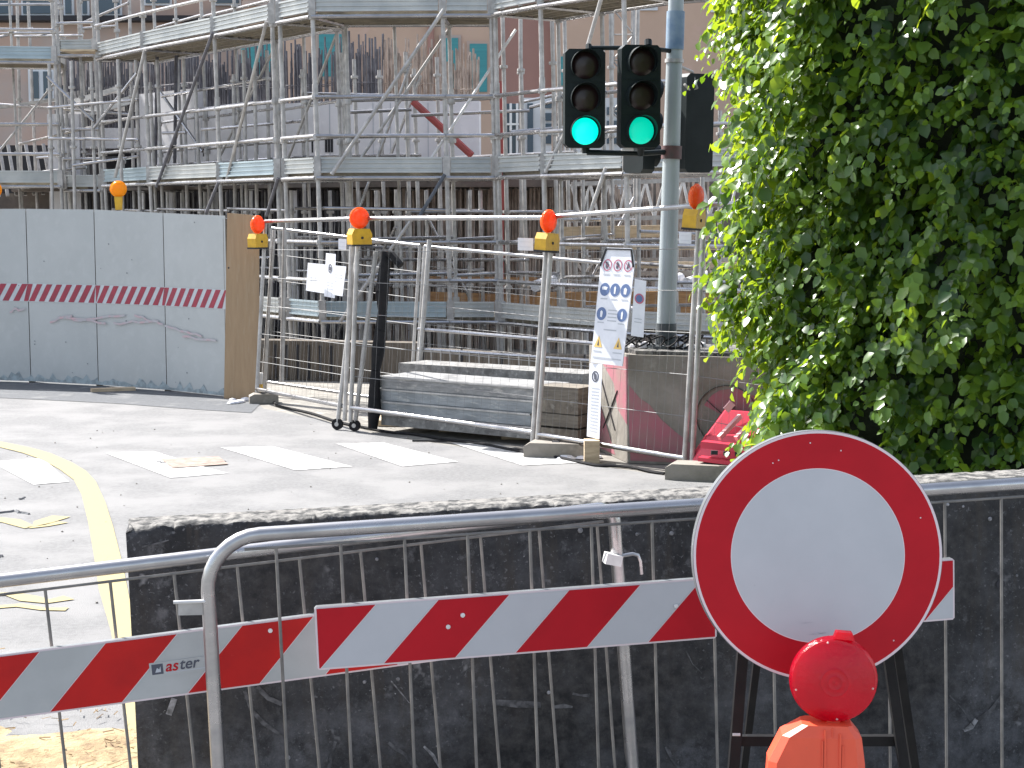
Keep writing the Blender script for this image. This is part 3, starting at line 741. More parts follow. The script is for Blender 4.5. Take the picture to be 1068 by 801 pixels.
# lattice girders on the ground right side
for i, (x0, y0, x1, y1, Y, lb) in enumerate(((596, 192, 770, 186, 23, 'pale lattice girder crossing just above the wire fence'), (600, 272, 780, 270, 22.5, 'lower lattice girder behind the safety sign board'))):
    hh = 38 if i == 0 else 14
    A, B = P(x0, y0, Y), P(x1, y1, Y); D = P(x0, y0 + hh, Y).z - A.z
    gd = thing('lattice_girder', Vector((A.x, A.y, A.z + D)), lb, 'girder')
    mb = MB(); mb.bar(A, B, .06, .06); mb.bar(A + Vector((0, 0, D)), B + Vector((0, 0, D)), .06, .06); mb.build('chord', M_['galv_dull'], gd)
    mb = MB(); n = 9
    for k in range(n):
        p = A.lerp(B, k / n); q = A.lerp(B, (k + .5) / n); r_ = A.lerp(B, (k + 1) / n)
        mb.bar(p, q + Vector((0, 0, D)), .04, .05, (0, 1, 0)); mb.bar(q + Vector((0, 0, D)), r_, .03, .04, (0, 1, 0))
    mb.build('web', M_['prop'], gd)
    mb = MB()
    for t in (.03, .5, .97):
        p = A.lerp(B, t); mb.bar((p.x, p.y, 0), (p.x, p.y, p.z + D), .05, .05)
    mb.build('stand', M_['galv_dull'], gd)
# timber: beams, boards, stacks at right behind the fence
def timb(name, x0, y0, x1, y1, Y, w, h, m, lb, cat='timber'):
    tag(MB().bar(P(x0, y0, Y), P(x1, y1, Y), w, h).build(name, M_[m]), lb, cat)
timb('timber_beam', 575, 243, 690, 241, 22.0, .2, .16, 'timber_pale', 'pale sunlit timber beam behind the second orange lamp post')
timb('timber_beam', 560, 257, 770, 258, 21.7, .2, .07, 'timber_pale', 'thin pale timber lath behind the head of the safety board')
timb('timber_beam', 662, 276, 775, 277, 21.5, .2, .09, 'timber_pale', 'orange timber beam just right of the safety board top')
timb('formwork_board', 560, 318, 790, 316, 21.9, .06, .34, 'timber', 'long orange formwork panel behind the traffic light pole')
timb('formwork_board', 440, 312, 560, 316, 23.0, .06, .22, 'timber', 'short orange formwork panel glowing behind the props')
timb('timber_beam', 440, 290, 560, 291, 23.1, .1, .05, 'timber', 'narrow orange timber behind the props')
sh = MB().prism([G(515, 372, .0) + Vector((0, 5.5, 0)), G(800, 372, .0) + Vector((0, 5.5, 0)), Vector((4.5, 31, 0)), Vector((-.5, 31, 0))], (0, 0, .35))
tag(sh.build('earth_bank', M_['brown_wall']), 'low bank of brown earth inside the site', None, None, 'structure')
for i, (x, y, lb) in enumerate(((668, 322, 'white pipe end right of the safety board'), (710, 290, 'white pipe end right of the traffic pole'), (582, 291, 'white pipe end left of the safety board'), (738, 288, 'white pipe end nearest the hedge'))):
    p = P(x, y, 21.3)
    tag(MB().lathe([(.06, 0), (.075, .01), (.075, .5), (.05, .5)], p, ax=(-.8, -1, -.2), n=12).build('pipe', M_['white_wall'], smooth=True), lb, 'pipe', 'white pipes on the far formwork')

# brown retaining kerb inside the fence
kb = thing('retaining_wall', Vector((-2, 19, 0)), 'brown grey low retaining wall inside the wire fence', 'wall')
A, B, C2 = P(262, 225, 19.4), P(440, 225, 18.9), P(800, 225, 17.0)
def lowwall(a, b, h, nm, m):
    return MB().prism([(a.x, a.y, 0), (b.x, b.y, 0), (b.x, b.y, h), (a.x, a.y, h)], (0, .25, 0)).build(nm, m, kb)
lowwall(A, B, .47, 'wall_face', M_['brown_wall']); lowwall(B, C2, .40, 'wall_face', M_['brown_wall'])
mb = MB()
for k in range(16):
    p = A.lerp(B, k / 15) if k < 8 else B.lerp(C2, (k - 8) / 8)
    mb.box((p.x, p.y - .01, .22), (.025, .02, .40))
mb.build('panel_joint', M_['slot'], kb)

# ================================================================ HOARDING
hn = [(-120, 19.45), (-45, 19.2), (27, 18.95), (98, 18.55), (170, 18.0), (235, 17.35)]
HP = [P(px, 225, Y) for px, Y in hn]
hd = thing('site_hoarding', Vector((HP[3].x, HP[3].y, 0)), 'pale blue grey site hoarding with a red striped tape along it', 'hoarding')
tops = [2.03, 2.03, 2.03, 2.02, 1.98, 1.95]
for i in range(len(HP) - 1):
    a, b = HP[i], HP[i + 1]; d = (b - a).normalized(); g = .006
    a2, b2 = a + d * g, b - d * g
    MB().prism([(a2.x, a2.y, .02), (b2.x, b2.y, .02), (b2.x, b2.y, tops[i + 1]), (a2.x, a2.y, tops[i])], (0, .02, 0)).build('panel', M_['hoard'], hd)
    MB().prism([(b.x - .03, b.y + .021, 0), (b.x + .03, b.y + .021, 0), (b.x + .03, b.y + .021, tops[i + 1] - .03), (b.x - .03, b.y + .021, tops[i + 1] - .03)], (0, .06, 0)).build('batten', M_['timber_grey'], hd)
    nrm = Vector((d.y, -d.x, 0))
    # tape
    mb = MB(); L = (b - a).length; per = .143; sl_ = .125
    fa = a + nrm * .0035
    def q(u, z, o=0.0): return (fa.x + d.x * u + nrm.x * o, fa.y + d.y * u + nrm.y * o, z)
    mb.poly([q(0, .955), q(L, .955), q(L, 1.165), q(0, 1.165)], 0)
    k = 0
    u0 = -(i * .71) % per - per
    while u0 < L + per:
        quad = [(u0, .96), (u0 + .082, .96), (u0 + .082 + sl_, 1.16), (u0 + sl_, 1.16)]
        out = []
        for j in range(4):                                   # clip to 0..L
            out.append((min(max(quad[j][0], 0.001), L - .001), quad[j][1]))
        if max(o[0] for o in out) - min(o[0] for o in out) > .03 and random.random() > .04:
            mb.poly([q(u, z, .0015) for u, z in out], 1)
        u0 += per
    mb.build('striped_tape', [M_['tape_white'], M_['tape_red']], hd)
    # nail heads and splashes
    mb = MB(); random.seed(40 + i)
    for k in range(6):
        u = random.uniform(.05, L - .05); z = random.uniform(.1, 1.9); s = random.uniform(.004, .010)
        c = a + d * u + nrm * .003
        MB().lathe([(s, 0), (s * .6, .003)], (c.x, c.y, z), ax=nrm, n=6).build('nail', M_['hoard_seam'], hd)
    mb = MB()
    pts_t = []; nseg = 18
    for k in range(nseg + 1):
        u = L * k / nseg; z = .05 + .09 * random.random() ** 2
        pts_t.append((u, z))
    for (u0_, z0_), (u1_, z1_) in zip(pts_t[:-1], pts_t[1:]):
        mb.poly([q(u0_, .021, -.001), q(u1_, .021, -.001), q(u1_, z1_, -.001), q(u0_, z0_, -.001)])
    mb.build('dirt_splash', M_['hoard_dirt'], hd)
# faint pink scrawl
random.seed(2)
mb = MB()
for (x0, y0, x1, y1) in ((10, 324, 26, 322), (52, 336, 75, 328), (60, 330, 110, 338), (76, 334, 130, 330), (118, 337, 165, 334), (140, 328, 170, 338), (172, 340, 210, 350), (190, 350, 225, 356)):
    n = 7; L = []
    for k in range(n + 1):
        t = k / n; px = x0 + (x1 - x0) * t; py = y0 + (y1 - y0) * t + random.uniform(-1.5, 1.5)
        Y = np.interp(px, [h_[0] for h_ in hn], [h_[1] for h_ in hn]) - .006
        L.append((P(px, py - 1.1, Y - .006), P(px, py + 1.1, Y - .006)))
    for a, b in zip(L[:-1], L[1:]): mb.poly([a[0], b[0], b[1], a[1]])
mb.build('pink_scrawl', M_['scrawl'], hd)

# plywood end board
a, b = P(236, 225, 17.28), P(272, 225, 17.1)
pb = thing('plywood_board', Vector((a.x, a.y, 0)), 'brown plywood board closing the end of the pale hoarding', 'board')
MB().prism([(a.x - .06, a.y, .0), (b.x - .05, b.y, .0), (b.x - .02, b.y, 1.95), (a.x + .01, a.y, 1.98)], (0, .03, 0)).build('sheet', M_['ply'], pb)
mb = MB()
for (t, z) in ((.05, .4), (.05, 1.4), (.9, .4), (.9, 1.7), (.5, .2)):
    p = a.lerp(b, t); mb.lathe([(.012, 0), (.008, .006)], (p.x, p.y - .004, z), ax=(0, -1, 0), n=7)
mb.build('screw', M_['slot'], pb)
tag(MB().box((G(118, 408).x, G(118, 408).y, .02), (.48, .12, .035), Matrix.Rotation(.35, 3, 'Z')).build('wood_offcut', M_['timber_pale']), 'flat timber offcut lying at the foot of the hoarding', 'timber')
mb = MB(); random.seed(12)
for k in range(9):
    p = G(248 + random.uniform(-8, 10), 420 + random.uniform(-2, 2)); r = random.uniform(.03, .07)
    mb.lathe([(0, 0), (r, .01), (r * .8, r * .5), (0, r * .7)], (p.x, p.y, .0), n=6)
tag(mb.build('rubble', M_['white_wall']), 'small heap of pale rubble at the plywood board foot', None, None, 'stuff')

# ================================================================ WARNING LAMPS
def make_lamp(name, lens_m, body_m, label, cat, M, kind='box', group=None):
    t = thing(name, M, label, cat, group)
    prof = [(.0, -.045), (.055, -.043), (.078, -.03), (.086, -.012), (.09, 0), (.086, .012), (.078, .03), (.055, .043), (0, .045)]
    ln = MB().lathe(prof, (0, 0, .235), ax=(0, 1, 0), n=20).build('lens', lens_m, t, local=True, smooth=True)
    MB().lathe([(.095, -.008), (.095, .008)], (0, 0, .235), ax=(0, 1, 0), n=20).build('lens_rim', lens_m, ln, local=True)
    if kind == 'box':
        mb = MB().prism([(-.095, -.055, 0), (.095, -.055, 0), (.10, -.055, .09), (.075, -.055, .14), (-.075, -.055, .14), (-.10, -.055, .09)], (0, .11, 0))
    else:
        mb = MB().prism([(-.035, -.03, 0), (.035, -.03, 0), (.045, -.03, .15), (-.045, -.03, .15)], (0, .06, 0))
    bd = mb.build('body', body_m, t, local=True)
    if kind == 'box':
        MB().box((0, 0, -.008), (.20, .115, .016)).build('base_strip', M_['slot'], bd, local=True)
        MB().lathe([(.012, 0), (.012, .006)], (0, -.055, .06), ax=(0, -1, 0), n=8).build('lock', M_['slot'], bd, local=True)
    return t
def lampM(px, py, Y, rz, tilt=0):
    return Matrix.Translation(P(px, py, Y)) @ Matrix.Rotation(tilt, 4, 'Y') @ Matrix.Rotation(rz, 4, 'Z')
g2 = 'orange warning lamps on the wire fence'
make_lamp('warning_lamp', M_['lens_orange'], M_['body_yellow'], 'orange warning lamp against the plywood board', 'warning lamp', lampM(269, 258, 16.9, 1.0), group=g2)
make_lamp('warning_lamp', M_['lens_orange'], M_['body_yellow'], 'orange warning lamp above the wheeled fence legs', 'warning lamp', lampM(375, 255, 14.5, .55), group=g2)
make_lamp('warning_lamp', M_['lens_orange'], M_['body_yellow'], 'orange warning lamp on the middle fence post', 'warning lamp', lampM(570, 261, 13.2, .95, .07), group=g2)
make_lamp('warning_lamp', M_['lens_orange'], M_['body_yellow'], 'orange warning lamp half behind the hedge leaves', 'warning lamp', lampM(723, 238, 12.15, 1.1, .08), group=g2)
g3 = 'yellow warning lamps on the hoarding'
make_lamp('warning_lamp', M_['lens_amber'], M_['body_yellow'], 'round yellow warning lamp on top of the pale hoarding', 'warning lamp', lampM(124, 219, 18.4, .1), 'stem', g3)
make_lamp('warning_lamp', M_['lens_amber'], M_['body_yellow'], 'round yellow warning lamp cut by the left picture edge', 'warning lamp', lampM(-6, 219, 19.05, .1), 'stem', g3)

# ================================================================ WIRE FENCE
fg = 'wire mesh fence panels along the site'
def panel(name, TL, TR, BR, BL, label, nh=5, nv=24, r=.021, wires=(), post_r=None, group=fg, mat_='galv'):
    base = BL.copy(); base.z = 0
    t = thing(name, base, label, 'fence', group)
    post_r = post_r or r
    MB().tube([TL, TR], r, 10).build('top_rail', M_[mat_], t, smooth=True)
    MB().tube([BL, BR], r, 10).build('bottom_rail', M_[mat_], t, smooth=True)
    for (a, b) in ((TL, BL), (TR, BR)):
        d = (a - b); e = b + (b - a).normalized() * .13
        if e.z < 0.03: e = b + (b - a).normalized() * max(.0, (b.z - .03))
        MB().tube([a, e], post_r, 10).build('post', M_['galv_dull'], t, smooth=True)
    mb = MB()
    for k in range(1, nh + 1):
        s = k / (nh + 1); mb.tube([TL.lerp(BL, s), TR.lerp(BR, s)], .0028, 4)
    for k in range(1, nv):
        s = k / nv; mb.tube([TL.lerp(TR, s), BL.lerp(BR, s)], .0011, 3)
    mb.build('mesh', M_['wire'], t)
    return t
Yf = {'a': 17.0, 'b': 14.85, 'c': 13.75, 'd': 12.65}
panel('wire_fence', P(277, 231, 17.0), P(368, 228, 14.7), P(360, 424, 14.7), P(268, 406, 17.0), 'narrow foreshortened wire fence panel beside the plywood board', nv=22)
f2 = panel('wire_fence', P(374, 228, 14.6), P(572, 227, 13.3), P(556, 451, 13.3), P(366, 425, 14.6), 'wide wire fence panel in front of the stacked steel boards', nv=22)
f3 = panel('wire_fence', P(577, 226, 13.25), P(730, 214, 12.35), P(714, 478, 12.35), P(561, 453, 13.25), 'wire fence panel carrying the safety sign board', nv=20)
panel('wire_fence', P(735, 214, 12.3), P(880, 206, 11.8), P(870, 515, 11.8), P(722, 480, 12.3), 'wire fence panel running behind the hedge', nv=20)
# inner fence
i1 = panel('wire_fence', P(284, 238, 17.9), P(438, 256, 16.3), P(428, 420, 16.3), P(277, 398, 17.9), 'inner lower wire fence panel behind the notice sheets', nv=20, r=.017)
i2 = panel('wire_fence', P(443, 257, 16.2), P(648, 276, 14.9), P(640, 400, 14.9), P(436, 378, 16.2), 'inner lower wire fence panel above the stacked steel boards', nv=22, r=.018)
for (y0, y1) in ((343, 360), (364, 378)):
    MB().tube([P(436, y0, 16.15), P(640, y1, 14.85)], .017, 8).build('rail', M_['galv'], i2, smooth=True)
mb = MB()
for k in range(20):
    t = k / 19; a = P(440, 364, 16.1).lerp(P(640, 378, 14.8), t); mb.tube([a, a + Vector((0, 0, -.18))], .006, 4)
mb.build('upright', M_['galv_dull'], i2)
# leaning extra posts
for (x0, y0, x1, y1, Y, r, lb) in ((297, 238, 294, 398, 17.4, .024, 'bright scaffold tube upright just inside the plywood board'), (286, 240, 274, 405, 17.6, .02, 'slim leaning tube nearest the plywood board'),
                                  (448, 250, 438, 376, 16.1, .024, 'leaning tube right of the tied black bundle')):
    tag(MB().tube([P(x0, y0, Y), P(x1, y1, Y)], r, 8).build('steel_tube', M_['galv_dull'], smooth=True), lb, 'tube', 'loose tubes leaning on the inner fence')
# wheeled legs
for (x0, y0, x1, y1, Y, lb) in ((374, 252, 352, 442, 14.75, 'left wheeled gate leg under the orange lamp'), (392, 262, 370, 445, 14.65, 'right wheeled gate leg beside the tied black bundle')):
    a, b = P(x0, y0, Y), P(x1, y1, Y)
    wt = thing('wheeled_leg', Vector((b.x, b.y, 0)), lb, 'gate leg', 'wheeled legs of the site gate')
    MB().tube([a, b], .022, 10).build('tube', M_['galv_dull'], wt, smooth=True)
    w = MB().lathe([(.03, -.02), (.052, -.018), (.052, .018), (.03, .02)], (b.x, b.y, .054), ax=(.3, 1, 0), n=18).build('wheel', M_['rubber'], wt, smooth=True)
    MB().lathe([(.02, -.026), (.02, .026)], (b.x, b.y, .054), ax=(.3, 1, 0), n=12).build('hub', M_['galv_dull'], w)
# fence feet
def foot(px, py, size, rz, lb, m='block_conc'):
    p = G(px, py); t = thing('fence_weight', Vector((p.x, p.y, 0)), lb, 'fence foot', 'concrete feet of the wire fence')
    R = Matrix.Rotation(rz, 3, 'Z'); L, W, Hh = size
    prof = [(-L / 2, 0), (L / 2, 0), (L / 2, Hh * .75), (L / 2 - .05, Hh), (-L / 2 + .05, Hh), (-L / 2, Hh * .75)]
    pts = [R @ Vector((x, -W / 2, z)) + Vector((p.x, p.y, 0)) for x, z in prof]
    MB().prism(pts, R @ Vector((0, W, 0))).build('block', M_[m], t)
    MB().box(R @ Vector((0, 0, Hh + .001)) + Vector((p.x, p.y, 0)), (.06, .06, .01), R).build('socket', M_['slot'], t)
foot(738, 500, (.60, .22, .12), -.3, 'pale concrete fence foot beside the red plastic barrier')
foot(580, 476, (.50, .22, .12), -.2, 'concrete fence foot under the middle fence post')
foot(275, 420, (.3, .2, .10), .2, 'small concrete foot by the plywood board')
tag(MB().box(G(617, 482) + Vector((0, 0, .09)), (.12, .14, .18)).build('timber_block', M_['timber_pale']), 'upright tan timber block left of the graffiti block', 'timber')
# hose along the road edge
hp = [G(272, 409), G(290, 424), G(330, 434), G(370, 446), G(410, 452), G(450, 457), G(500, 464), G(560, 475), G(620, 486), G(665, 490), G(700, 497)]
mb = MB(); sm = []
for a, b in zip(hp[:-1], hp[1:]):
    for k in range(5): sm.append(a.lerp(b, k / 5) + Vector((0, .03 * math.sin(len(sm) * .9), .012)))
mb.tube(sm, .013, 6)
tag(mb.build('hose', M_['rubber'], smooth=True), 'dark hose lying along the edge of the road', 'hose')
mb = MB().tube([G(430, 461) + Vector((0, 0, .01)), G(480, 463) + Vector((0, .1, .01)), G(540, 470) + Vector((0, 0, .01)), G(600, 479) + Vector((0, .1, .01))], .008, 6)
tag(mb.build('cable', M_['rubber'], smooth=True), 'thin cable beside the dark hose', 'cable')
p = G(271, 416)
cl = thing('hose_coupling', Vector((p.x, p.y, 0)), 'small yellow and grey coupling at the plywood board foot', 'coupling')
MB().tube([(p.x, p.y, .02), (p.x, p.y, .16)], .035, 8).build('sleeve', M_['body_yellow'], cl); MB().tube([(p.x, p.y, .16), (p.x + .01, p.y, .28)], .03, 8).build('nozzle', M_['prop'], cl)

# tied black bundle
def wobble(a, b, r, n, seed, amp):
    random.seed(seed); pts = []
    for k in range(n + 1):
        p = a.lerp(b, k / n); pts.append(p + Vector((random.uniform(-amp, amp), random.uniform(-amp, amp), 0)))
    return pts
bn = thing('black_bundle', Vector((P(390, 225, 14.6).x, 14.6, 0)), 'black cloth wrapped upright bundle tied to the fence', 'bundle')
mb = MB(); pts = wobble(P(403, 262, 14.6), P(388, 447, 14.6), .05, 9, 4, .012)
for k in range(9): mb.tube([pts[k], pts[k + 1]], .042 + .02 * ((k * 7) % 3) / 2, 9, r2=.042 + .02 * (((k + 1) * 7) % 3) / 2)
mb.build('wrap', M_['rubber'], bn, smooth=True)
MB().tube([P(400, 263, 14.6), P(409, 266, 14.55), P(418, 277, 14.5)], .035, 8).build('loose_end', M_['rubber'], bn, smooth=True)

# notices
def flat(name, corners, m, label=None, cat=None, th=.006, parent=None):
    n = (corners[1] - corners[0]).cross(corners[3] - corners[0]).normalized()
    if n.y > 0: n = -n
    o = MB().prism(corners, -n * th).build(name, m, parent)
    if label: tag(o, label, cat)
    return o, n
def notice_quad(tl, tr, br, bl, Y0, Y1):
    return [P(*tl, Y0), P(*tr, Y1), P(*br, Y1), P(*bl, Y0)]
def q_on(c, u, v, n, off):
    return c[0].lerp(c[1], u).lerp(c[3].lerp(c[2], u), v) + n * off
def disc_on(c, u, v, r, n, off, aspect, k=20, r0=None):
    ex = (c[1] - c[0]); ez = (c[0] - c[3]).normalized(); ex.normalize()
    ctr = q_on(c, u, v, n, off)
    outp = [ctr + ex * (r * math.cos(2 * math.pi * i / k)) + ez * (r * math.sin(2 * math.pi * i / k)) for i in range(k)]
    if r0 is None: return [outp]
    inn = [ctr + ex * (r0 * math.cos(2 * math.pi * i / k)) + ez * (r0 * math.sin(2 * math.pi * i / k)) for i in range(k)]
    return [[outp[i], outp[(i + 1) % k], inn[(i + 1) % k], inn[i]] for i in range(k)]

# safety sign board
c = notice_quad((629, 258), (663, 259), (649, 382), (616, 378), 12.85, 12.6)
sb = thing('safety_board', Vector((c[3].x, c[3].y, c[3].z)), 'tall white safety board with round pictograms on the fence', 'sign')
wq = lambda u, v: q_on(c, u, v, Vector((0, -1, 0)), 0)
sil = [wq(.12, 0), wq(.88, 0), wq(1.02, .13), wq(1.0, 1.0), wq(0, 1.0), wq(-.02, .13)]
nb = (c[1] - c[0]).cross(c[3] - c[0]).normalized()
if nb.y > 0: nb = -nb
MB().prism(sil, -nb * .008).build('panel', M_['paper'], sb)
mb = MB()
edge = [wq(-.02, .16), wq(.12, .012), wq(.88, .012), wq(1.0, .16)]
for a, b in zip(edge[:-1], edge[1:]): mb.bar(a + nb * .004, b + nb * .004, .012, .012)
mb.build('top_edge', M_['slot'], sb)
W_ = (c[1] - c[0]).length
PMT = [M_['ink_red'], M_['ink_blue'], M_['ink_yellow'], M_['ink'], M_['paper']]
for k, u in enumerate((.2, .52, .84)):
    mb = MB()
    for f in disc_on(c, u, .15, .047, nb, .002, 1, 18, .038): mb.poly(f, 0)
    mb.poly([q_on(c, u - .06 + .03 * k, .118, nb, .0025), q_on(c, u + .03, .13, nb, .0025), q_on(c, u + .05, .155, nb, .0025), q_on(c, u - .01 * k, .185, nb, .0025), q_on(c, u - .05, .17, nb, .0025)], 3)
    mb.bar(q_on(c, u - .09, .125, nb, .003), q_on(c, u + .09, .175, nb, .003), .002, .008, nb, 0)
    mb.build('pictogram', PMT, sb)
for k, (u, v) in enumerate(((.2, .36), (.52, .36), (.84, .36), (.18, .57), (.82, .57))):
    mb = MB()
    for f in disc_on(c, u, v, .052, nb, .002, 1, 18): mb.poly(f, 1)
    w1 = (.09, .03, .05, .04, .03)[k]; h1 = (.015, .035, .03, .03, .035)[k]; dv = (-.012, 0, .004, 0, 0)[k]
    mb.poly([q_on(c, u - w1, v + dv - h1 * .6, nb, .003), q_on(c, u, v + dv - h1, nb, .003), q_on(c, u + w1, v + dv - h1 * .5, nb, .003), q_on(c, u + w1 * .7, v + dv + h1, nb, .003), q_on(c, u - w1 * .8, v + dv + h1 * .9, nb, .003)], 4)
    mb.build('pictogram', PMT, sb)
for u in (.18, .80):
    mb = MB().poly([q_on(c, u, .76, nb, .002), q_on(c, u + .13, .86, nb, .002), q_on(c, u - .13, .86, nb, .002)], 2)
    mb.poly([q_on(c, u, .79, nb, .003), q_on(c, u + .03, .845, nb, .003), q_on(c, u - .03, .845, nb, .003)], 3)
    mb.build('pictogram', PMT, sb)
mb = MB()
for (u0, u1, v) in ((.1, .3, .225), (.42, .62, .225), (.74, .94, .225), (.1, .3, .435), (.42, .62, .435), (.74, .94, .435), (.38, .66, .53), (.38, .66, .56), (.38, .66, .59), (.38, .66, .62), (.08, .28, .64), (.72, .92, .64), (.3, .7, .70), (.05, .3, .89), (.66, .94, .89), (.05, .94, .945)):
    mb.poly([q_on(c, u0, v, nb, .002), q_on(c, u1, v, nb, .002), q_on(c, u1, v + .010, nb, .002), q_on(c, u0, v + .010, nb, .002)])
mb.build('small_print', M_['ink_soft'], sb)
def small_notice(tl, tr, br, bl, Y0, Y1, label, ring, v, r, lines, inner=None):
    c = notice_quad(tl, tr, br, bl, Y0, Y1)
    n = (c[1] - c[0]).cross(c[3] - c[0]).normalized()
    if n.y > 0: n = -n
    t = thing('notice', c[3].copy(), label, 'notice')
    MB().prism(c, -n * .004).build('sheet', M_['paper'], t)
    if ring:
        mb = MB()
        for f in disc_on(c, .5, v, r, n, .002, 1, 18, r * .72): mb.poly(f)
        mb.build('ring', M_[ring], t)
        mb = MB(); mb.poly([q_on(c, .38, v - .05, n, .003), q_on(c, .62, v - .03, n, .003), q_on(c, .6, v + .05, n, .003), q_on(c, .42, v + .04, n, .003)])
        if inner:
            for f in disc_on(c, .5, v, r * .72, n, .0015, 1, 18): mb.poly(f)
        mb.build('symbol', M_[inner or 'ink'], t)
    if lines:
        mb = MB()
        for (u0, u1, vv) in lines: mb.poly([q_on(c, u0, vv, n, .002), q_on(c, u1, vv, n, .002), q_on(c, u1, vv + .014, n, .002), q_on(c, u0, vv + .014, n, .002)])
        mb.build('small_print', M_['ink_soft'], t)
    return t
small_notice((662, 291), (674, 293), (671, 352), (658, 350), 12.55, 12.5, 'narrow white notice with a purple red ring right of the safety board', 'ink_red', .33, .04, [(.2, .8, .68), (.2, .8, .74)], 'ink_blue')
small_notice((615, 379), (628, 380), (625, 458), (612, 455), 12.88, 12.75, 'long thin white notice hanging below the safety board', 'ink', .17, .045, [(.2, .85, .32 + .045 * k) for k in range(14)])
small_notice((321, 274), (361, 278), (357, 309), (319, 303), 17.0, 16.4, 'crumpled wide white sheet tied to the inner fence', None, 0, 0, [(.08, .35, .5), (.08, .3, .6), (.75, .95, .3), (.75, .95, .4)])
small_notice((340, 264), (350, 265), (349, 311), (338, 309), 16.2, 16.0, 'narrow upright notice with dark ring over the crumpled sheet', 'ink', .34, .045, [(.2, .8, .65), (.2, .8, .72), (.2, .8, .8)])
for (x0, y0, x1, y1, Y, lb) in ((353, 249, 361, 260, 14.75, 'tiny white tag left of the orange lamp over the wheels'), (540, 248, 556, 261, 13.4, 'small white tag on the top rail left of the middle lamp'), (708, 242, 721, 254, 12.4, 'small white tag between traffic pole and hedge')):
    small_notice((x0, y0), (x1, y0 + .5), (x1, y1 + .5), (x0, y1), Y, Y - .05, lb, None, 0, 0, [(.15, .85, .3), (.15, .85, .7)])

# ================================================================ STACKED STEEL BOARDS
A = P(397, 440, 14.62); B = P(561, 456, 13.62); A.z = B.z = 0
d = (B - A).normalized(); n = Vector((d.y, -d.x, 0))
if n.y > 0: n = -n
Lh = (B - A).length
st_lab = ['lowest and dirtiest steel board of the stack', 'second steel board from the bottom, bluish', 'third steel board from the bottom, scratched', 'top steel board of the front stack, pale edged']
M_['stack'] = mat('scraped_steel', (0.33, 0.35, 0.365), (0.19, 0.205, 0.215), 3.0, 0.55, metal=0.3, stretch=(1, 1, 5), lo=.35, hi=.62, c3=(0.42, 0.42, 0.40), s3=7, l3=.55, h3=.72, bump=.3)
M_['stack2'] = mat('scraped_grey_steel', (0.30, 0.30, 0.295), (0.16, 0.16, 0.16), 3.5, 0.6, metal=0.2, stretch=(1, 1, 4), lo=.35, hi=.62, c3=(0.40, 0.385, 0.36), s3=9, l3=.52, h3=.7, bump=.3)
M_['stack0'] = mat('mortar_caked_board', (0.26, 0.255, 0.245), (0.13, 0.125, 0.12), 10, 0.85, c3=(0.38, 0.37, 0.35), s3=18, l3=.55, h3=.7, bump=1)
random.seed(14)
z = .06
for k in range(4):
    hgt = .113
    a = A + Vector((0, 0, z + hgt / 2)) - d * (.05 * random.random()) - n * (.25 + .02 * random.random()); b = a + d * (Lh - .03 * random.random())
    t = thing('steel_board', a - Vector((0, 0, hgt / 2)), st_lab[k], 'steel board', 'steel boards stacked on the pavement')
    mb = MB().bar(a, b, .5, hgt - .004)
    mb.build('board', M_['stack0'] if k == 0 else M_['stack'] if k in (1, 2) else M_['stack2'], t)
    mb = MB().bar(a + n * .254 + Vector((0, 0, hgt / 2 - .012)), b + n * .254 + Vector((0, 0, hgt / 2 - .012)), .024, .014)
    mb.build('edge_lip', M_['galv_dull'], t)
    mb = MB()
    for q in range(5):
        p = a.lerp(b, (q + random.uniform(.2, .8)) / 5) + n * .2505 + Vector((0, 0, random.uniform(-.03, .02))); l = random.uniform(.05, .2)
        mb.bar(p - d * l, p + d * l + Vector((0, 0, random.uniform(-.01, .01))), .003, random.uniform(.005, .02))
    pass
    z += hgt
a = P(430, 384, 15.7); b = P(622, 396, 14.3)
tag(MB().bar(a, b, .4, .13).build('concrete_plank', M_['stack0']), 'grey dusty plank resting behind the front stack', 'plank')
tag(MB().bar((a.x, a.y, .22), (b.x, b.y, .22), .3, .44).build('timber_pack', M_['timber_grey']), 'dark timber pack carrying the rear plank', 'timber')
zb = [.06, .19, .31, .42]
for k in range(4):
    a = P(568, 440, 13.75); b = P(613, 440, 13.5); a.z = b.z = zb[k] + .055
    tag(MB().bar(a, b, .30, .105 if k % 2 else .12).build('timber_baulk', M_['timber_grey'] if k % 2 else M_['raw_brown']), ['lowest brown timber baulk left of the thin long notice', 'second brown timber baulk from the bottom beside the thin notice', 'third brown timber baulk from the bottom beside the thin notice', 'topmost brown timber baulk beside the thin notice'][k], 'timber', 'brown timber baulks')
for (x, y, lb) in ((405, 446, 'pale timber bearer under the left end of the steel stack'), (470, 452, 'pale timber bearer under the middle of the steel stack'), (536, 460, 'small tan bearer under the right end of the steel stack')):
    p = G(x, y) + Vector((0, .30, .028)); tag(MB().box(p, (.22, .42, .056)).build('timber_bearer', M_['timber_pale']), lb, 'timber', 'bearers under the steel stack')
mb = MB(); p = G(600, 478)
for k in range(12):
    q = p + Vector((random.uniform(-.22, .2), random.uniform(-.05, .1), 0)); r = random.uniform(.03, .06)
    mb.lathe([(0, 0), (r * 1.4, .005), (r, r * .5), (0, r * .6)], q, n=6)
tag(mb.build('mortar_spill', M_['white_wall']), 'pale mortar spill beside the fence foot', None, None, 'stuff')

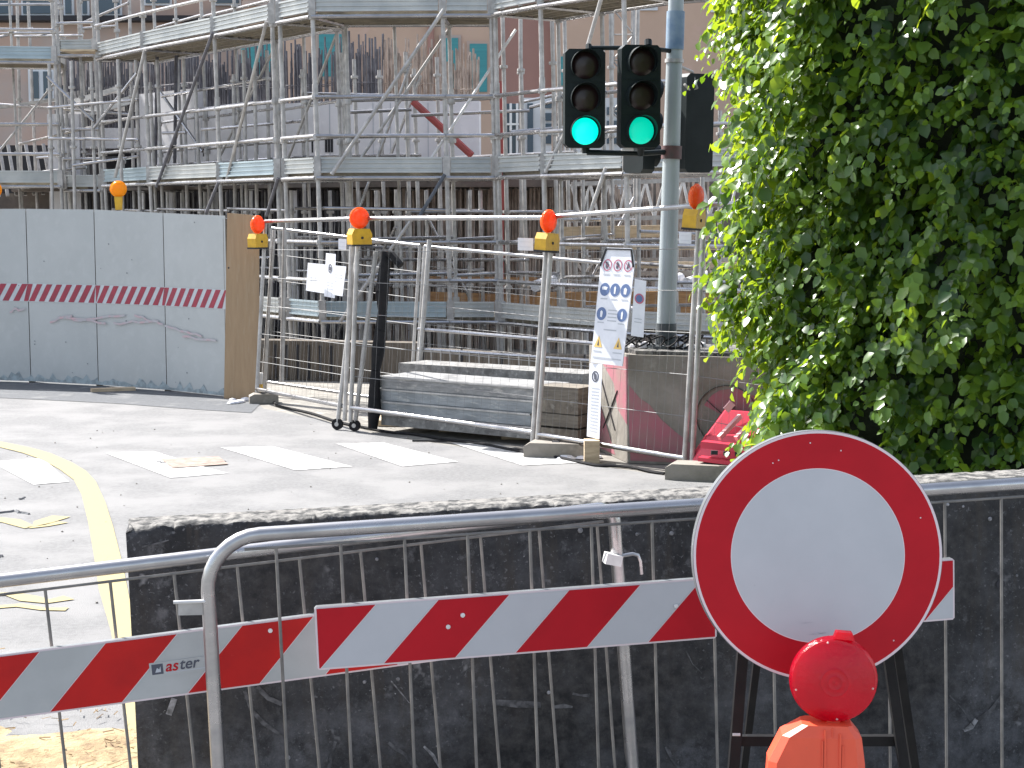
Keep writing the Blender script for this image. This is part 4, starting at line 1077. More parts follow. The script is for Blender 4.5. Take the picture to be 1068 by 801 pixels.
# ================================================================ GRAFFITI BLOCK
Y0 = 12.75
a = P(655, 490, Y0); a.z = 0
b = Vector((2.35, 12.35, 0)); cL = Vector((P(614, 470, 13.75).x, 13.75, 0))
HB = .86
gb = thing('concrete_block', a, 'concrete foundation block with faded crimson graffiti circle', 'concrete block')
pts = [a, b, b + (cL - a), cL]
MB().prism([Vector((p.x, p.y, 0)) for p in pts], (0, 0, HB)).build('block', M_['block_conc'], gb)
MB().prism([Vector((p.x, p.y, HB)) for p in (pts[0].lerp(pts[2], .05), pts[1].lerp(pts[3], .05), pts[2].lerp(pts[0], .05), pts[3].lerp(pts[1], .05))], (0, 0, .03)).build('capping', M_['pale_conc'], gb)
fd = (b - a); L = fd.length; fd.normalize(); fn = Vector((fd.y, -fd.x, 0))
sd = (cL - a); Ls = sd.length; sd.normalize(); sn = Vector((-sd.y, sd.x, 0))
if sn.x > 0: sn = -sn
def fp(u, z, o=.003): return a + fd * u + fn * o + Vector((0, 0, z))
def spp(u, z, o=.003): return a + sd * u + sn * o + Vector((0, 0, z))
mb = MB()
def blob(cx_, cz, rx, rz, f, seed, n=28):
    random.seed(seed); 
    return [f(min(max(cx_ + rx * math.cos(t) * random.uniform(.9, 1.08), .005), L - .01), min(max(cz + rz * math.sin(t) * random.uniform(.9, 1.08), .01), HB - .02)) for t in [2 * math.pi * i / n for i in range(n)]]
mb.poly([fp(.005, .62), fp(.09, .52), fp(.17, .47), fp(.26, .36), fp(.38, .26), fp(.52, .16), fp(.6, .02), fp(.02, .02), fp(.005, .3)])
mb.poly([fp(.72, .60, .0032), fp(.85, .62, .0032), fp(1.0, .56, .0032), fp(1.06, .42, .0032), fp(1.0, .24, .0032), fp(.86, .16, .0032), fp(.80, .3, .0032), fp(.72, .42, .0032), fp(.6, .48, .0032), fp(.66, .56, .0032)])
mb.poly([spp(.02, .84), spp(Ls * .9, .82), spp(Ls * .6, .72), spp(Ls * .35, .6), spp(Ls * .25, .4), spp(.02, .3)])
mb.poly([spp(Ls * .8, .5), spp(Ls * .95, .4), spp(Ls * .9, .02), spp(Ls * .3, .02), spp(Ls * .5, .2)])
mb.build('graffiti', M_['graffiti'], gb)
mb = MB()
ctr = (.78, .40)
for i in range(26):
    t0, t1 = 2 * math.pi * i / 26, 2 * math.pi * (i + 1) / 26
    mb.bar(fp(ctr[0] + .24 * math.cos(t0), ctr[1] + .24 * math.sin(t0), .006), fp(ctr[0] + .24 * math.cos(t1), ctr[1] + .24 * math.sin(t1), .006), .004, .012, fn)
for (x0, z0_, x1, z1_) in ((.62, .52, .86, .32), (.84, .48, .64, .26)):
    mb.bar(fp(x0, z0_, .006), fp(x1, z1_, .006), .004, .014, fn)
for (x0, z0_, x1, z1_) in ((.25, .55, .6, .2), (.65, .6, .3, .22)):
    mb.bar(spp(x0 * Ls, z0_, .006), spp(x1 * Ls, z1_, .006), .004, .014, sn)
mb.build('scratch_mark', M_['dark_line'], gb)
# cables, pots and rubble on the block
mb = MB(); random.seed(33)
for k in range(5):
    c0 = P(664 + k * 14, 368, 12.95); c0.z = HB + .045; pts = []
    for i in range(22):
        t = i / 21 * 2 * math.pi * 1.4; pts.append(c0 + Vector((.11 * math.cos(t + k), .10 * math.sin(t), .045 + .05 * math.sin(t * 1.5 + k))))
    mb.tube(pts, .008, 5)
tag(mb.build('cable_coil', M_['rubber'], smooth=True), 'loose black cable coils on top of the graffiti block', 'cable')
p = P(724, 360, 12.95)
mb = MB()
for k in range(8):
    q = Vector((P(650 + k * 12, 370, 12.95).x, 12.95 + random.uniform(-.1, .2), HB + .03)); r = random.uniform(.025, .06)
    mb.lathe([(0, 0), (r, .004), (r * .8, r * .7), (0, r)], q, n=6)
tag(mb.build('rubble', M_['white_wall']), 'pale rubble scattered on the graffiti block', None, None, 'stuff')

# red plastic barrier
O = P(728, 488, 12.25); O.z = 0.05
rb = thing('plastic_barrier', O, 'red plastic barrier tipped over beside the graffiti block', 'plastic barrier')
def rp_(px, py, Y): return P(px, py, Y)
MB().prism([rp_(722, 484, 12.2), rp_(790, 492, 11.9), rp_(800, 455, 11.95), rp_(738, 455, 12.25)], (0, .1, 0)).build('foot', M_['plastic_red'], rb)
MB().prism([rp_(722, 478, 12.3), rp_(735, 458, 12.3), rp_(757, 428, 12.35), rp_(800, 432, 12.2), rp_(800, 460, 12.1), rp_(770, 462, 12.2)], (0, .08, 0)).build('panel', M_['plastic_red'], rb)
mb = MB()
mb.bar(rp_(733, 463, 12.0), rp_(796, 470, 11.8), .1, .05); mb.bar(rp_(730, 478, 11.98), rp_(796, 486, 11.78), .1, .03)
mb.build('rib', M_['plastic_red'], rb)
mb = MB()
for x in (745, 758, 770): mb.box(rp_(x, 472 + (x - 745) * .06, 11.86), (.05, .02, .03))
mb.build('slot', M_['slot'], rb)
mb = MB()
mb.bar(rp_(750, 457, 12.0), rp_(772, 434, 12.15), .03, .035); mb.bar(rp_(768, 458, 11.95), rp_(795, 432, 12.1), .035, .045); mb.bar(rp_(757, 428, 12.15), rp_(764, 420, 12.15), .04, .05)
mb.build('strut', M_['plastic_pink'], rb)
tag(MB().bar(rp_(722, 486, 12.2), rp_(800, 494, 11.9), .09, .06).build('steel_tube', M_['galv'], rb and None), 'pale tube lying in front of the red plastic barrier', 'tube')

# ================================================================ TRAFFIC LIGHT
pb_ = P(694, 372, 13.05); pb_.z = HB + .03
top_ = P(707, -60, 13.05)
tl = thing('traffic_light', pb_, 'traffic light pole with two green-lit signal heads and two heads turned away', 'traffic light')
ax = (top_ - pb_).normalized()
def pa(py):                                    # point on the pole axis at a picture height
    t = (372 - py) / 432.0; return pb_.lerp(top_, t)
MB().tube([pb_, pb_.lerp(top_, .5), top_], .077, 18, r2=.058).build('pole', M_['pole'], tl, smooth=True)
MB().tube([pb_, pa(345)], .084, 18).build('base_sleeve', M_['pole_dark'], tl, smooth=True)
MB().lathe([(.16, 0), (.16, .025), (.09, .03)], pb_, n=18).build('base_plate', M_['pole_dark'], tl)
MB().tube([pa(52), pa(12)], .072, 18).build('blue_sleeve', M_['pole_blue'], tl, smooth=True)
MB().tube([pa(66), pa(62)], .075, 18).build('collar', M_['galv_dull'], tl, smooth=True)
for (y0, y1) in ((168, 154),): MB().tube([pa(y0), pa(y1)], .082, 18).build('clamp', M_['clampm'], tl, smooth=True)
def head(top_px, bot_px, Y, w, rot, green, parent, dark=False, label=None):
    T, Bm = P(*top_px, Y), P(*bot_px, Y)
    up = (T - Bm); h = up.length
    M = basis(Bm, Vector((math.cos(rot), math.sin(rot), 0)), up)
    mb = MB(); dpt = .13; c_ = .03
    pr = [(-w / 2, c_), (-w / 2 + c_, 0), (w / 2 - c_, 0), (w / 2, c_), (w / 2, h - c_), (w / 2 - c_, h), (-w / 2 + c_, h), (-w / 2, h - c_)]
    mb.prism([(x, 0, z) for x, z in pr], (0, dpt, 0))
    for k in (1, 2): mb.box((0, -.001, h * k / 3), (w - .01, .006, .008))
    hd_ = mb.build('signal_head', M_['sig_black'], parent, M=M)
    if label: hd_['label'] = label
    for k in range(3):
        z = h * (k + .5) / 3
        r = .118
        m = M_['sig_dark'] if (k > 0 or dark) else green
        MB().lathe([(r - .014, -.006), (r - .03, -.018), (r - .06, -.026), (0, -.03)][::-1], (0, .0, z), ax=(0, 1, 0), n=26).build('lens', m, hd_, M=M, smooth=True)
        mb = MB(); ns = 22
        for i in range(ns):                                   # cut-away visor
            t0 = math.radians(-40 + 260 * i / ns); t1 = math.radians(-40 + 260 * (i + 1) / ns)
            l0 = .12 * (0.3 + .7 * max(0, math.sin(t0) * .5 + .5)); l1 = .12 * (0.3 + .7 * max(0, math.sin(t1) * .5 + .5))
            q = [(r * math.cos(t0), 0, z + r * math.sin(t0)), (r * math.cos(t1), 0, z + r * math.sin(t1)), (r * math.cos(t1), -l1, z + r * math.sin(t1)), (r * math.cos(t0), -l0, z + r * math.sin(t0))]
            r3 = r - .004
            q2 = [(r3 * math.cos(t0), 0, z + r3 * math.sin(t0)), (r3 * math.cos(t1), 0, z + r3 * math.sin(t1)), (r3 * math.cos(t1), -l1, z + r3 * math.sin(t1)), (r3 * math.cos(t0), -l0, z + r3 * math.sin(t0))]
            mb.add(q + q2, [(0, 1, 2, 3), (7, 6, 5, 4), (3, 2, 6, 7), (0, 4, 5, 1)])
        mb.build('visor', M_['sig_black'], hd_, M=M, smooth=True)
    return hd_
head((614, 51), (610, 154), 12.75, .315, .10, M_['sig_green'], tl, label='left signal head with bright green light')
head((675, 47), (668, 154), 12.7, .315, .20, M_['sig_green2'], tl, label='signal head next to the pole with green light')
head((725, 78), (719, 180), 13.35, .27, math.pi + .5, M_['sig_green'], tl, dark=True, label='signal head turned away, half behind the hedge')
head((676, 80), (672, 181), 13.45, .24, math.pi - .9, M_['sig_green'], tl, dark=True, label='signal head turned away behind the green-lit one')
mb = MB(); mb.tube([P(612, 159, 12.82), P(668, 160, 12.85), pa(160)], .022, 8); mb.tube([P(611, 152, 12.82), P(611, 160, 12.82)], .03, 8); mb.tube([P(668, 152, 12.8), P(668, 161, 12.85)], .03, 8)
mb.build('bracket', M_['sig_black'], tl, smooth=True)
mb = MB(); mb.tube([P(614, 50, 12.82), P(676, 50, 12.82), pa(54)], .018, 8); mb.tube([P(676, 48, 12.8), P(676, 42, 12.82)], .03, 8); mb.tube([P(614, 52, 12.8), P(614, 47, 12.82)], .025, 8)
mb.build('bracket', M_['sig_black'], tl, smooth=True)
mb = MB().lathe([(.0, -.04), (.05, -.03), (.06, 0), (.06, .1), (.03, .12)], P(651, 93, 12.95), ax=(.3, 1, 0), n=14)
mb.build('buzzer', M_['white_wall'], tl, smooth=True)
MB().prism([P(648, 157, 12.75), P(661, 157, 12.75), P(660, 151, 12.75), P(652, 150, 12.75)], (0, .05, 0)).build('buzzer', M_['white_wall'], tl)
MB().tube([pa(70) + Vector((.05, 0, 0)), P(722, 75, 13.2), P(727, 92, 13.2), P(720, 95, 13.2), P(714, 88, 13.1)], .012, 6).build('cable', M_['galv_dull'], tl, smooth=True)

# ================================================================ HEDGE
rng = np.random.default_rng(11)
HCx, HCy, RX, RY, HH = 3.52, 10.0, 2.10, 1.75, 4.3
def hedge_r(th, z):
    b = mnoise.noise(Vector((math.cos(th) * 3.2, math.sin(th) * 3.0, z * 1.8))) * .26 + mnoise.noise(Vector((math.cos(th) * 8, math.sin(th) * 8, z * 4.5 + 9))) * .10
    taper = 1.0
    if z < 2.3: taper -= .045 * (2.3 - z)
    if z < 1.0: taper -= .10 * (1.0 - z)
    if z > 2.2: taper += .05 * min(1, z - 2.2)
    if z > 3.9: taper -= .3 * (z - 3.9)
    # diagonal shelf
    sh = (z * .9 + th * 1.4) % 1.15
    return taper * (1 + b * .75 + .035 * (1 - sh))
hg = thing('hedge', Vector((HCx, HCy, 0)), 'tall dense green leafy hedge filling the right of the picture', 'hedge')
# opaque dark core added to block light and darken gaps between leaves
nt_, nz_ = 64, 34
mb = MB(); vs = []
for j in range(nz_ + 1):
    z = HH * j / nz_
    for i in range(nt_):
        th = 2 * math.pi * i / nt_; r = hedge_r(th, z) * .80 + .03 * mnoise.noise(Vector((i * .9, j * .9, 3)))
        vs.append((HCx + RX * r * math.cos(th), HCy + RY * r * math.sin(th), max(z, .02)))
fs = [(j * nt_ + i, j * nt_ + (i + 1) % nt_, (j + 1) * nt_ + (i + 1) % nt_, (j + 1) * nt_ + i) for j in range(nz_) for i in range(nt_)]
fs.append(tuple(nz_ * nt_ + i for i in range(nt_)))
mb.add(vs, fs)
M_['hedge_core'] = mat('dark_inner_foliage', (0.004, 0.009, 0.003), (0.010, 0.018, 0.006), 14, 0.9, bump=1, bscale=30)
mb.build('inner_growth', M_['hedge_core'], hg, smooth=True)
mb = MB(); random.seed(70)
for k in range(9):
    x = HCx + random.uniform(-1.3, 1.3); y = HCy + random.uniform(-.9, .9)
    mb.tube([(x, y, 0), (x + .05, y, 1.3), (x - .04, y + .05, 2.6), (x, y, 3.9)], .05, 8, r2=.015)
mb.build('trunk', M_['bark'], hg, smooth=True)
# leaves
lv_v, lv_f, lv_c = [], [], []
def unit(v): return v / (np.linalg.norm(v) + 1e-9)
NT = 5600
for k in range(NT):
    th = math.radians(rng.uniform(125, 300)); z = rng.uniform(.1, 4.2)
    if rng.random() < .12: th = math.radians(rng.uniform(165, 215))
    rr = hedge_r(th, z) * rng.uniform(.80, 1.0)
    if mnoise.noise(Vector((math.cos(th) * 9, math.sin(th) * 9, z * 3.6))) < -.22 and rng.random() < .75: rr -= .12
    base = np.array([HCx + RX * rr * math.cos(th), HCy + RY * rr * math.sin(th), z])
    out = unit(np.array([math.cos(th) / RX, math.sin(th) / RY, 0]))
    tan = np.array([-out[1], out[0], 0])
    # twigs sweep outwards and droop
    dirn = unit(out * rng.uniform(.5, 1) + tan * rng.normal(0, .55) + np.array([0, 0, rng.uniform(-.9, .45)]))
    Lt = rng.uniform(.12, .30); nl = int(Lt / .027)
    young = np.clip(rng.normal(.35, .25), 0, 1)
    size0 = rng.uniform(.62, 1.28)
    for q in range(nl):
        t = (q + .5) / nl
        p = base + dirn * Lt * t + np.array([0, 0, -.14 * t * t * Lt / .3])
        side = 1 if q % 2 else -1
        lat = unit(np.cross(dirn, np.array([0, 0, 1.0]) + rng.normal(0, .25, 3)))
        la = unit(dirn * .55 + lat * side * .8 + np.array([0, 0, -.85]) + rng.normal(0, .30, 3))
        nrm = unit(out * .6 + np.array([0, 0, .75]) + rng.normal(0, .38, 3))
        nrm = unit(nrm - la * np.dot(nrm, la)); w = np.cross(la, nrm)
        Ll = rng.uniform(.055, .088) * size0 * (1.0 if t < .85 else .75); wd = Ll * rng.uniform(.36, .46)
        p0 = p + la * .008; cv = -nrm * Ll * rng.uniform(.04, .16)
        fold = nrm * wd * rng.uniform(.1, .35)
        b0 = len(lv_v)
        lv_v += [p0, p0 + la * Ll * .30 + w * wd * .92 + fold, p0 + la * Ll * .34 + cv * .2, p0 + la * Ll * .30 - w * wd * .92 + fold,
                 p0 + la * Ll * .68 + w * wd * .75 + fold * .8 + cv * .6, p0 + la * Ll * .70 + cv * .6, p0 + la * Ll * .68 - w * wd * .75 + fold * .8 + cv * .6, p0 + la * Ll + cv * 1.2]
        lv_f += [(b0, b0 + 1, b0 + 2), (b0, b0 + 2, b0 + 3), (b0 + 1, b0 + 4, b0 + 5, b0 + 2), (b0 + 2, b0 + 5, b0 + 6, b0 + 3), (b0 + 4, b0 + 7, b0 + 5), (b0 + 5, b0 + 7, b0 + 6)]
        lv_c += [min(1, max(0, young * .75 + .35 * t * t + rng.normal(0, .10)))] * 6
me = bpy.data.meshes.new('foliage')
V = np.array(lv_v) - np.array([HCx, HCy, 0])
me.from_pydata([tuple(v) for v in V], [], lv_f)
att = me.attributes.new('age', 'FLOAT', 'FACE'); att.data.foreach_set('value', np.array(lv_c, dtype=np.float32))
me.polygons.foreach_set('use_smooth', [True] * len(lv_f))
lm_ = bpy.data.materials.new('leaf'); lm_.use_nodes = True
nt = lm_.node_tree; N = nt.nodes; L_ = nt.links; b_ = N['Principled BSDF']
at_ = N.new('ShaderNodeAttribute'); at_.attribute_name = 'age'
mx = N.new('ShaderNodeMixRGB'); mx.inputs[1].default_value = (.017, .050, .019, 1); mx.inputs[2].default_value = (.13, .25, .022, 1)
L_.new(at_.outputs['Fac'], mx.inputs[0]); L_.new(mx.outputs[0], b_.inputs['Base Color'])
b_.inputs['Roughness'].default_value = .30; b_.inputs['Specular IOR Level'].default_value = .5
mx2 = N.new('ShaderNodeMixRGB'); mx2.inputs[1].default_value = (.16, .30, .012, 1); mx2.inputs[2].default_value = (.52, .62, .03, 1)
L_.new(at_.outputs['Fac'], mx2.inputs[0])
tr = N.new('ShaderNodeBsdfTranslucent'); L_.new(mx2.outputs[0], tr.inputs[0])
ms = N.new('ShaderNodeMixShader'); ms.inputs[0].default_value = .42
L_.new(b_.outputs[0], ms.inputs[1]); L_.new(tr.outputs[0], ms.inputs[2]); L_.new(ms.outputs[0], N['Material Output'].inputs[0])
me.materials.append(lm_)
fo = bpy.data.objects.new('foliage', me); col.objects.link(fo); fo.parent = hg; PM[fo.name] = Matrix.Identity(4)

# ================================================================ NEAR CONCRETE WALL
TLc, TRc = P(131, 549, 5.12), P(1200, 490, 5.62)
Mw = basis(TLc, TRc - TLc, Vector((0, 0, 1)))
Lw = (TRc - TLc).length; TW, HW = .17, 1.14
cw = thing('concrete_wall', Mw @ Matrix.Translation((0, 0, -HW)), 'long black stained concrete barrier wall behind the crowd barriers', 'concrete barrier')
NX = 420; prof = []
prof_pts = [(0, -1.0), (0, -.7), (0, -.45), (0, -.25), (0, -.12), (0, -.06), (0, -.035), (0, -.018), (.004, -.006), (.014, 0), (.03, .001), (.06, 0), (.11, 0), (TW - .02, 0), (TW, -.02), (TW, -.3), (TW, -1.0)]
vs, fs, mi = [], [], []
npf = len(prof_pts)
for i in range(NX + 1):
    x = Lw * i / NX
    chip = max(0, mnoise.noise(Vector((x * 9, 1.3, 0)))) * .016 + max(0, mnoise.noise(Vector((x * 30, 5, 0)))) * .010 + abs(mnoise.noise(Vector((x * 70, 9, 0)))) * .008 + max(0, mnoise.noise(Vector((x * 3, 2, 0))) - .2) * .03
    for j, (y, z) in enumerate(prof_pts):
        zz = z * HW if z <= -.7 else z
        yy = y
        if 5 <= j <= 12:
            w = {5: .15, 6: .45, 7: .8, 8: 1, 9: 1, 10: .8, 11: .4, 12: .15}[j]
            zz -= chip * w * (1 if j >= 8 else .6); 
            if j <= 9: yy += chip * .7 * w
        yy += .003 * mnoise.noise(Vector((x * 5, zz * 5, 3)))
        zz += .003 * mnoise.noise(Vector((x * 40, j * .7, 3)))
        xx = x
        if i == 0: xx += .012 * mnoise.noise(Vector((0, y * 20, zz * 16))) + (.02 if j in (8, 9, 10) else 0)
        vs.append(Vector((xx, yy, zz + HW)))
for i in range(NX):
    for j in range(npf - 1):
        fs.append((i * npf + j, (i + 1) * npf + j, (i + 1) * npf + j + 1, i * npf + j + 1)); mi.append(1 if j in (8, 9, 10, 11, 12) else 0)
fs.append(tuple(j for j in range(npf))); mi.append(0)
fs.append(tuple(NX * npf + j for j in reversed(range(npf)))); mi.append(0)
mbw = MB(); mbw.v = vs; mbw.f = [list(f) for f in fs]; mbw.m = mi
# wall face material: black staining, paler band low down, vertical run marks, paint spots
wm = bpy.data.materials.new('stained_wall'); wm.use_nodes = True
nt = wm.node_tree; N = nt.nodes; L_ = nt.links; b_ = N['Principled BSDF']; b_.inputs['Roughness'].default_value = .85
tcn = N.new('ShaderNodeTexCoord')
def NZ(sc, det=8, stretch=None, rgh=.65):
    t = N.new('ShaderNodeTexNoise'); t.inputs['Scale'].default_value = sc; t.inputs['Detail'].default_value = det; t.inputs['Roughness'].default_value = rgh
    if stretch:
        mp = N.new('ShaderNodeMapping'); mp.inputs['Scale'].default_value = stretch; L_.new(tcn.outputs['Object'], mp.inputs[0]); L_.new(mp.outputs[0], t.inputs[0])
    else: L_.new(tcn.outputs['Object'], t.inputs[0])
    return t.outputs['Fac']
def MR(f, a, b, c=0, d=1):
    r = N.new('ShaderNodeMapRange'); r.inputs[1].default_value = a; r.inputs[2].default_value = b; r.inputs[3].default_value = c; r.inputs[4].default_value = d
    L_.new(f, r.inputs[0]); return r.outputs[0]
def MIX(f, a, b):
    m = N.new('ShaderNodeMixRGB'); L_.new(f, m.inputs[0])
    for k, v in ((1, a), (2, b)):
        if isinstance(v, tuple): m.inputs[k].default_value = (*v, 1)
        else: L_.new(v, m.inputs[k])
    return m.outputs[0]
c_ = MIX(MR(NZ(4.2, 12, None, .75), .42, .66), (.012, .0125, .014), (.062, .063, .067))
c_ = MIX(MR(NZ(3.0, 6, (5, 1, .5)), .50, .70), c_, (.045, .038, .031))
c_ = MIX(MR(NZ(15, 8, None, .7), .55, .72), c_, (.13, .13, .135))
sep = N.new('ShaderNodeSeparateXYZ'); L_.new(tcn.outputs['Object'], sep.inputs[0])
band = MR(sep.outputs[2], .62, .42)                       # paler lower zone
mu = N.new('ShaderNodeMath'); mu.operation = 'MULTIPLY'; L_.new(band, mu.inputs[0]); L_.new(MR(NZ(8, 12, None, .8), .42, .62), mu.inputs[1])
c_ = MIX(mu.outputs[0], c_, (.10, .102, .11))
c_ = MIX(MR(NZ(20, 9, (1, 1, .6), .75), .58, .74), c_, (.13, .128, .13))
c_ = MIX(MR(NZ(48, 2), .72, .77), c_, (.30, .30, .31))
c_ = MIX(MR(NZ(9, 3, (1, 1, 1)), .66, .74), c_, (.22, .22, .225))
c_ = MIX(MR(NZ(70, 3), .60, .70), c_, (.135, .135, .14))
c_ = MIX(MR(NZ(1.3, 4), .45, .62), c_, MIX(MR(NZ(22, 8), .4, .65), (.010, .010, .011), (.05, .048, .046)))
L_.new(c_, b_.inputs['Base Color'])
bp = N.new('ShaderNodeBump'); bp.inputs['Strength'].default_value = .6; bp.inputs['Distance'].default_value = .01; L_.new(NZ(40, 10), bp.inputs['Height']); L_.new(bp.outputs[0], b_.inputs['Normal'])
mbw.build('block', [wm, M_['pale_conc']], cw, local=True, smooth=True)
def wp(px, py, off=.004):                                # point on the wall face under a pixel
    o = Vector((0, 0, HC)); d_ = ray(px, py); n_ = Mw.to_3x3() @ Vector((0, -1, 0)); q = Mw.translation
    t = (q - o).dot(n_) / d_.dot(n_); return o + d_ * t + n_ * off
c0 = wp(1043, 609)
MB().lathe([(.016, 0), (.016, .002), (.0, .0025)], c0, ax=Mw.to_3x3() @ Vector((0, -1, 0)), n=16).build('tie_hole', M_['slot'], cw)
def smear(pix, w, m, nm):
    mb = MB(); L = []
    for i, (x, y) in enumerate(pix):
        dx = pix[min(i + 1, len(pix) - 1)][0] - pix[max(0, i - 1)][0]; dy = pix[min(i + 1, len(pix) - 1)][1] - pix[max(0, i - 1)][1]
        l = math.hypot(dx, dy); nx_, ny_ = -dy / l, dx / l; ww = w * (.4 + .8 * random.random())
        L.append((wp(x + nx_ * ww / 2, y + ny_ * ww / 2), wp(x - nx_ * ww / 2, y - ny_ * ww / 2)))
    for a, b in zip(L[:-1], L[1:]): mb.poly([a[0], b[0], b[1], a[1]])
    mb.build(nm, m, cw)
random.seed(17)
M_['scuff'] = mat('chalky_scuff', (.12, .12, .125), (.04, .04, .042), 30, .9, lo=.38, hi=.6)
M_['scuff_hi'] = mat('bright_scratch', (.30, .30, .31), (.09, .09, .09), 40, .8)
smear([(255, 720), (262, 740), (275, 754), (295, 768)], 4, M_['scuff'], 'scuff_mark')
smear([(268, 716), (280, 728), (294, 734)], 5, M_['scuff'], 'scuff_mark')
smear([(350, 773), (346, 785), (343, 801), (340, 815)], 6, M_['scuff'], 'scuff_mark')
smear([(405, 774), (412, 780), (422, 786), (432, 798), (440, 812)], 5, M_['scuff'], 'scuff_mark')
smear([(442, 778), (452, 788), (458, 800)], 3, M_['scuff_hi'], 'scuff_mark')
smear([(408, 710), (418, 722), (427, 733)], 1.2, M_['scuff_hi'], 'scratch')
smear([(148, 570), (158, 568), (166, 566), (176, 563)], 1.8, M_['scuff'], 'scratch')
smear([(515, 732), (540, 734), (564, 735)], 7, M_['scuff'], 'scuff_mark')
smear([(597, 723), (606, 725), (615, 725)], 4, M_['scuff'], 'scuff_mark')
smear([(577, 737), (588, 736), (597, 737)], 4, M_['scuff'], 'scuff_mark')
smear([(1018, 752), (1026, 746), (1034, 740), (1040, 730), (1048, 719)], 4, M_['scuff'], 'scuff_mark')
smear([(1005, 762), (1012, 758), (1018, 750)], 6, M_['scuff_hi'], 'scuff_mark')
smear([(990, 725), (1004, 740), (1015, 757)], 1.2, M_['scuff'], 'scratch')
smear([(715, 678), (722, 692), (732, 702)], 1.5, M_['scuff'], 'scratch')
smear([(695, 778), (700, 790), (712, 806)], 4, M_['scuff'], 'scuff_mark')
for (x, y, r) in ((393, 583, 2), (415, 708, 2.2), (380, 711, 2), (413, 633, 1), (700, 556, 2.5), (664, 557, 2), (572, 722, 2.2), (605, 553, 3), (1032, 541, 2.5), (988, 526, 2), (300, 790, 3), (330, 770, 2), (1004, 528, 1.6), (1060, 600, 1.6)):
    c0 = wp(x, y); MB().lathe([(r * .0031, 0), (r * .002, .004), (0, .005)], c0, ax=Mw.to_3x3() @ Vector((0, -1, 0)), n=9).build('paint_fleck', M_['scuff_hi'], cw)
c_t = [wp(173, 744), wp(179, 746), wp(185, 729), wp(179, 727)]
tag(MB().prism(c_t, Mw.to_3x3() @ Vector((0, -.002, 0))).build('paper_tag', M_['scuff_hi'], cw))

# ================================================================ CROWD BARRIERS
def arc(cx_, cz, r, a0, a1, n=8):
    return [(cx_ + r * math.cos(math.radians(a0 + (a1 - a0) * i / n)), 0, cz + r * math.sin(math.radians(a0 + (a1 - a0) * i / n))) for i in range(n + 1)]
def crowd_barrier(TL, TR, H, label, rod0, rods_step, tube=.0205, R=.15, R2=.15):
    ex = TR - TL; L = ex.length
    M = basis(TL, ex, Vector((0, 0, 1))) @ Matrix.Translation((0, 0, -H))
    t = thing('crowd_barrier', M, label, 'barrier', 'galvanised crowd barriers in front of the dark wall')
    path = [(0, 0, .12)] + [(0, 0, H * .5)] + [(x, y, z) for x, y, z in arc(R, H - R, R, 180, 90)] + [(L * .5, 0, H)] + arc(L - R2, H - R2, R2, 90, 0) + [(L, 0, H * .5), (L, 0, .12)]
    MB().tube(path, tube, 14).build('frame', M_['galv'], t, local=True, smooth=True)
    MB().tube([(0, 0, .13), (L, 0, .13)], .014, 10).build('bottom_rail', M_['galv'], t, local=True, smooth=True)
    MB().tube([(R * .7, 0, H - .040), (L - R2 * .7, 0, H - .040)], .0042, 8).build('upper_bar', M_['rod'], t, local=True, smooth=True)
    x = rod0
    while x < L - .03:
        MB().tube([(x, 0, .13), (x, 0, H - .040 if R * .7 < x < L - R2 * .7 else H - R2)], .0046, 8).build('rod', M_['rod'], t, local=True, smooth=True)
        x += rods_step
    for xx in (.25, L - .25):
        MB().tube([(xx, -.28, .015), (xx, -.02, .16), (xx, .02, .16), (xx, .28, .015)], .014, 8).build('foot', M_['galv'], t, local=True, smooth=True)
    return t, M, L
def px_to_u(M, L, px, py=650):
    """local x of the barrier plane under a pixel"""
    o = Vector((0, 0, HC)); d_ = ray(px, py); n_ = M.to_3x3() @ Vector((0, 1, 0)); q = M.translation
    t = (q - o).dot(n_) / d_.dot(n_); p = M.inverted() @ (o + d_ * t); return p.x, p.z
def clip_u(poly, lo, hi):
    for (lim, sgn) in ((lo, 1), (hi, -1)):
        out = []
        for i in range(len(poly)):
            a, b = poly[i], poly[(i + 1) % len(poly)]
            ia, ib = (a[0] - lim) * sgn >= 0, (b[0] - lim) * sgn >= 0
            if ia: out.append(a)
            if ia != ib:
                t = (lim - a[0]) / (b[0] - a[0]); out.append((lim, a[1] + (b[1] - a[1]) * t))
        poly = out
        if not poly: return []
    return poly
def striped_board(t, u0, u1, ztop, h, stripes, yoff, red, white, border, slant, screws=(), name='striped_board'):
    mb = MB()
    th = .02
    y = yoff
    c = .006
    pr = [(u0, ztop - c), (u0 + c, ztop), (u1 - c, ztop), (u1, ztop - c), (u1, ztop - h + c), (u1 - c, ztop - h), (u0 + c, ztop - h), (u0, ztop - h + c)]
    mb.prism([(a, y, z) for a, z in pr], (0, th, 0), 0, 3)
    m_ = .0055
    lo, hi = u0 + m_, u1 - m_
    zt, zb = ztop - m_, ztop - h + m_
    mb.poly([(lo, y - .0012, zb), (hi, y - .0012, zb), (hi, y - .0012, zt), (lo, y - .0012, zt)], 2)
    for (a, b) in stripes:                                   # a,b = top edge extents of a red band
        q0 = clip_u([(a - slant - .003, zb), (b - slant + .003, zb), (b + .003, zt), (a - .003, zt)], u0 + .001, u1 - .001)
        if q0: mb.poly([(x, y - .0018, z) for x, z in q0], 0)
        q = clip_u([(a - slant, zb), (b - slant, zb), (b, zt), (a, zt)], lo, hi)
        if q: mb.poly([(x, y - .0026, z) for x, z in q], 1)
    o = mb.build(name, [border, red, white, M_['rim']], t, local=True)
    for (su, sz) in screws:
        MB().lathe([(.007, 0), (.006, .003), (0, .004)], (su, y - .003, sz), ax=(0, -1, 0), n=10).build('screw', M_['prop'], o, local=True)
    return o

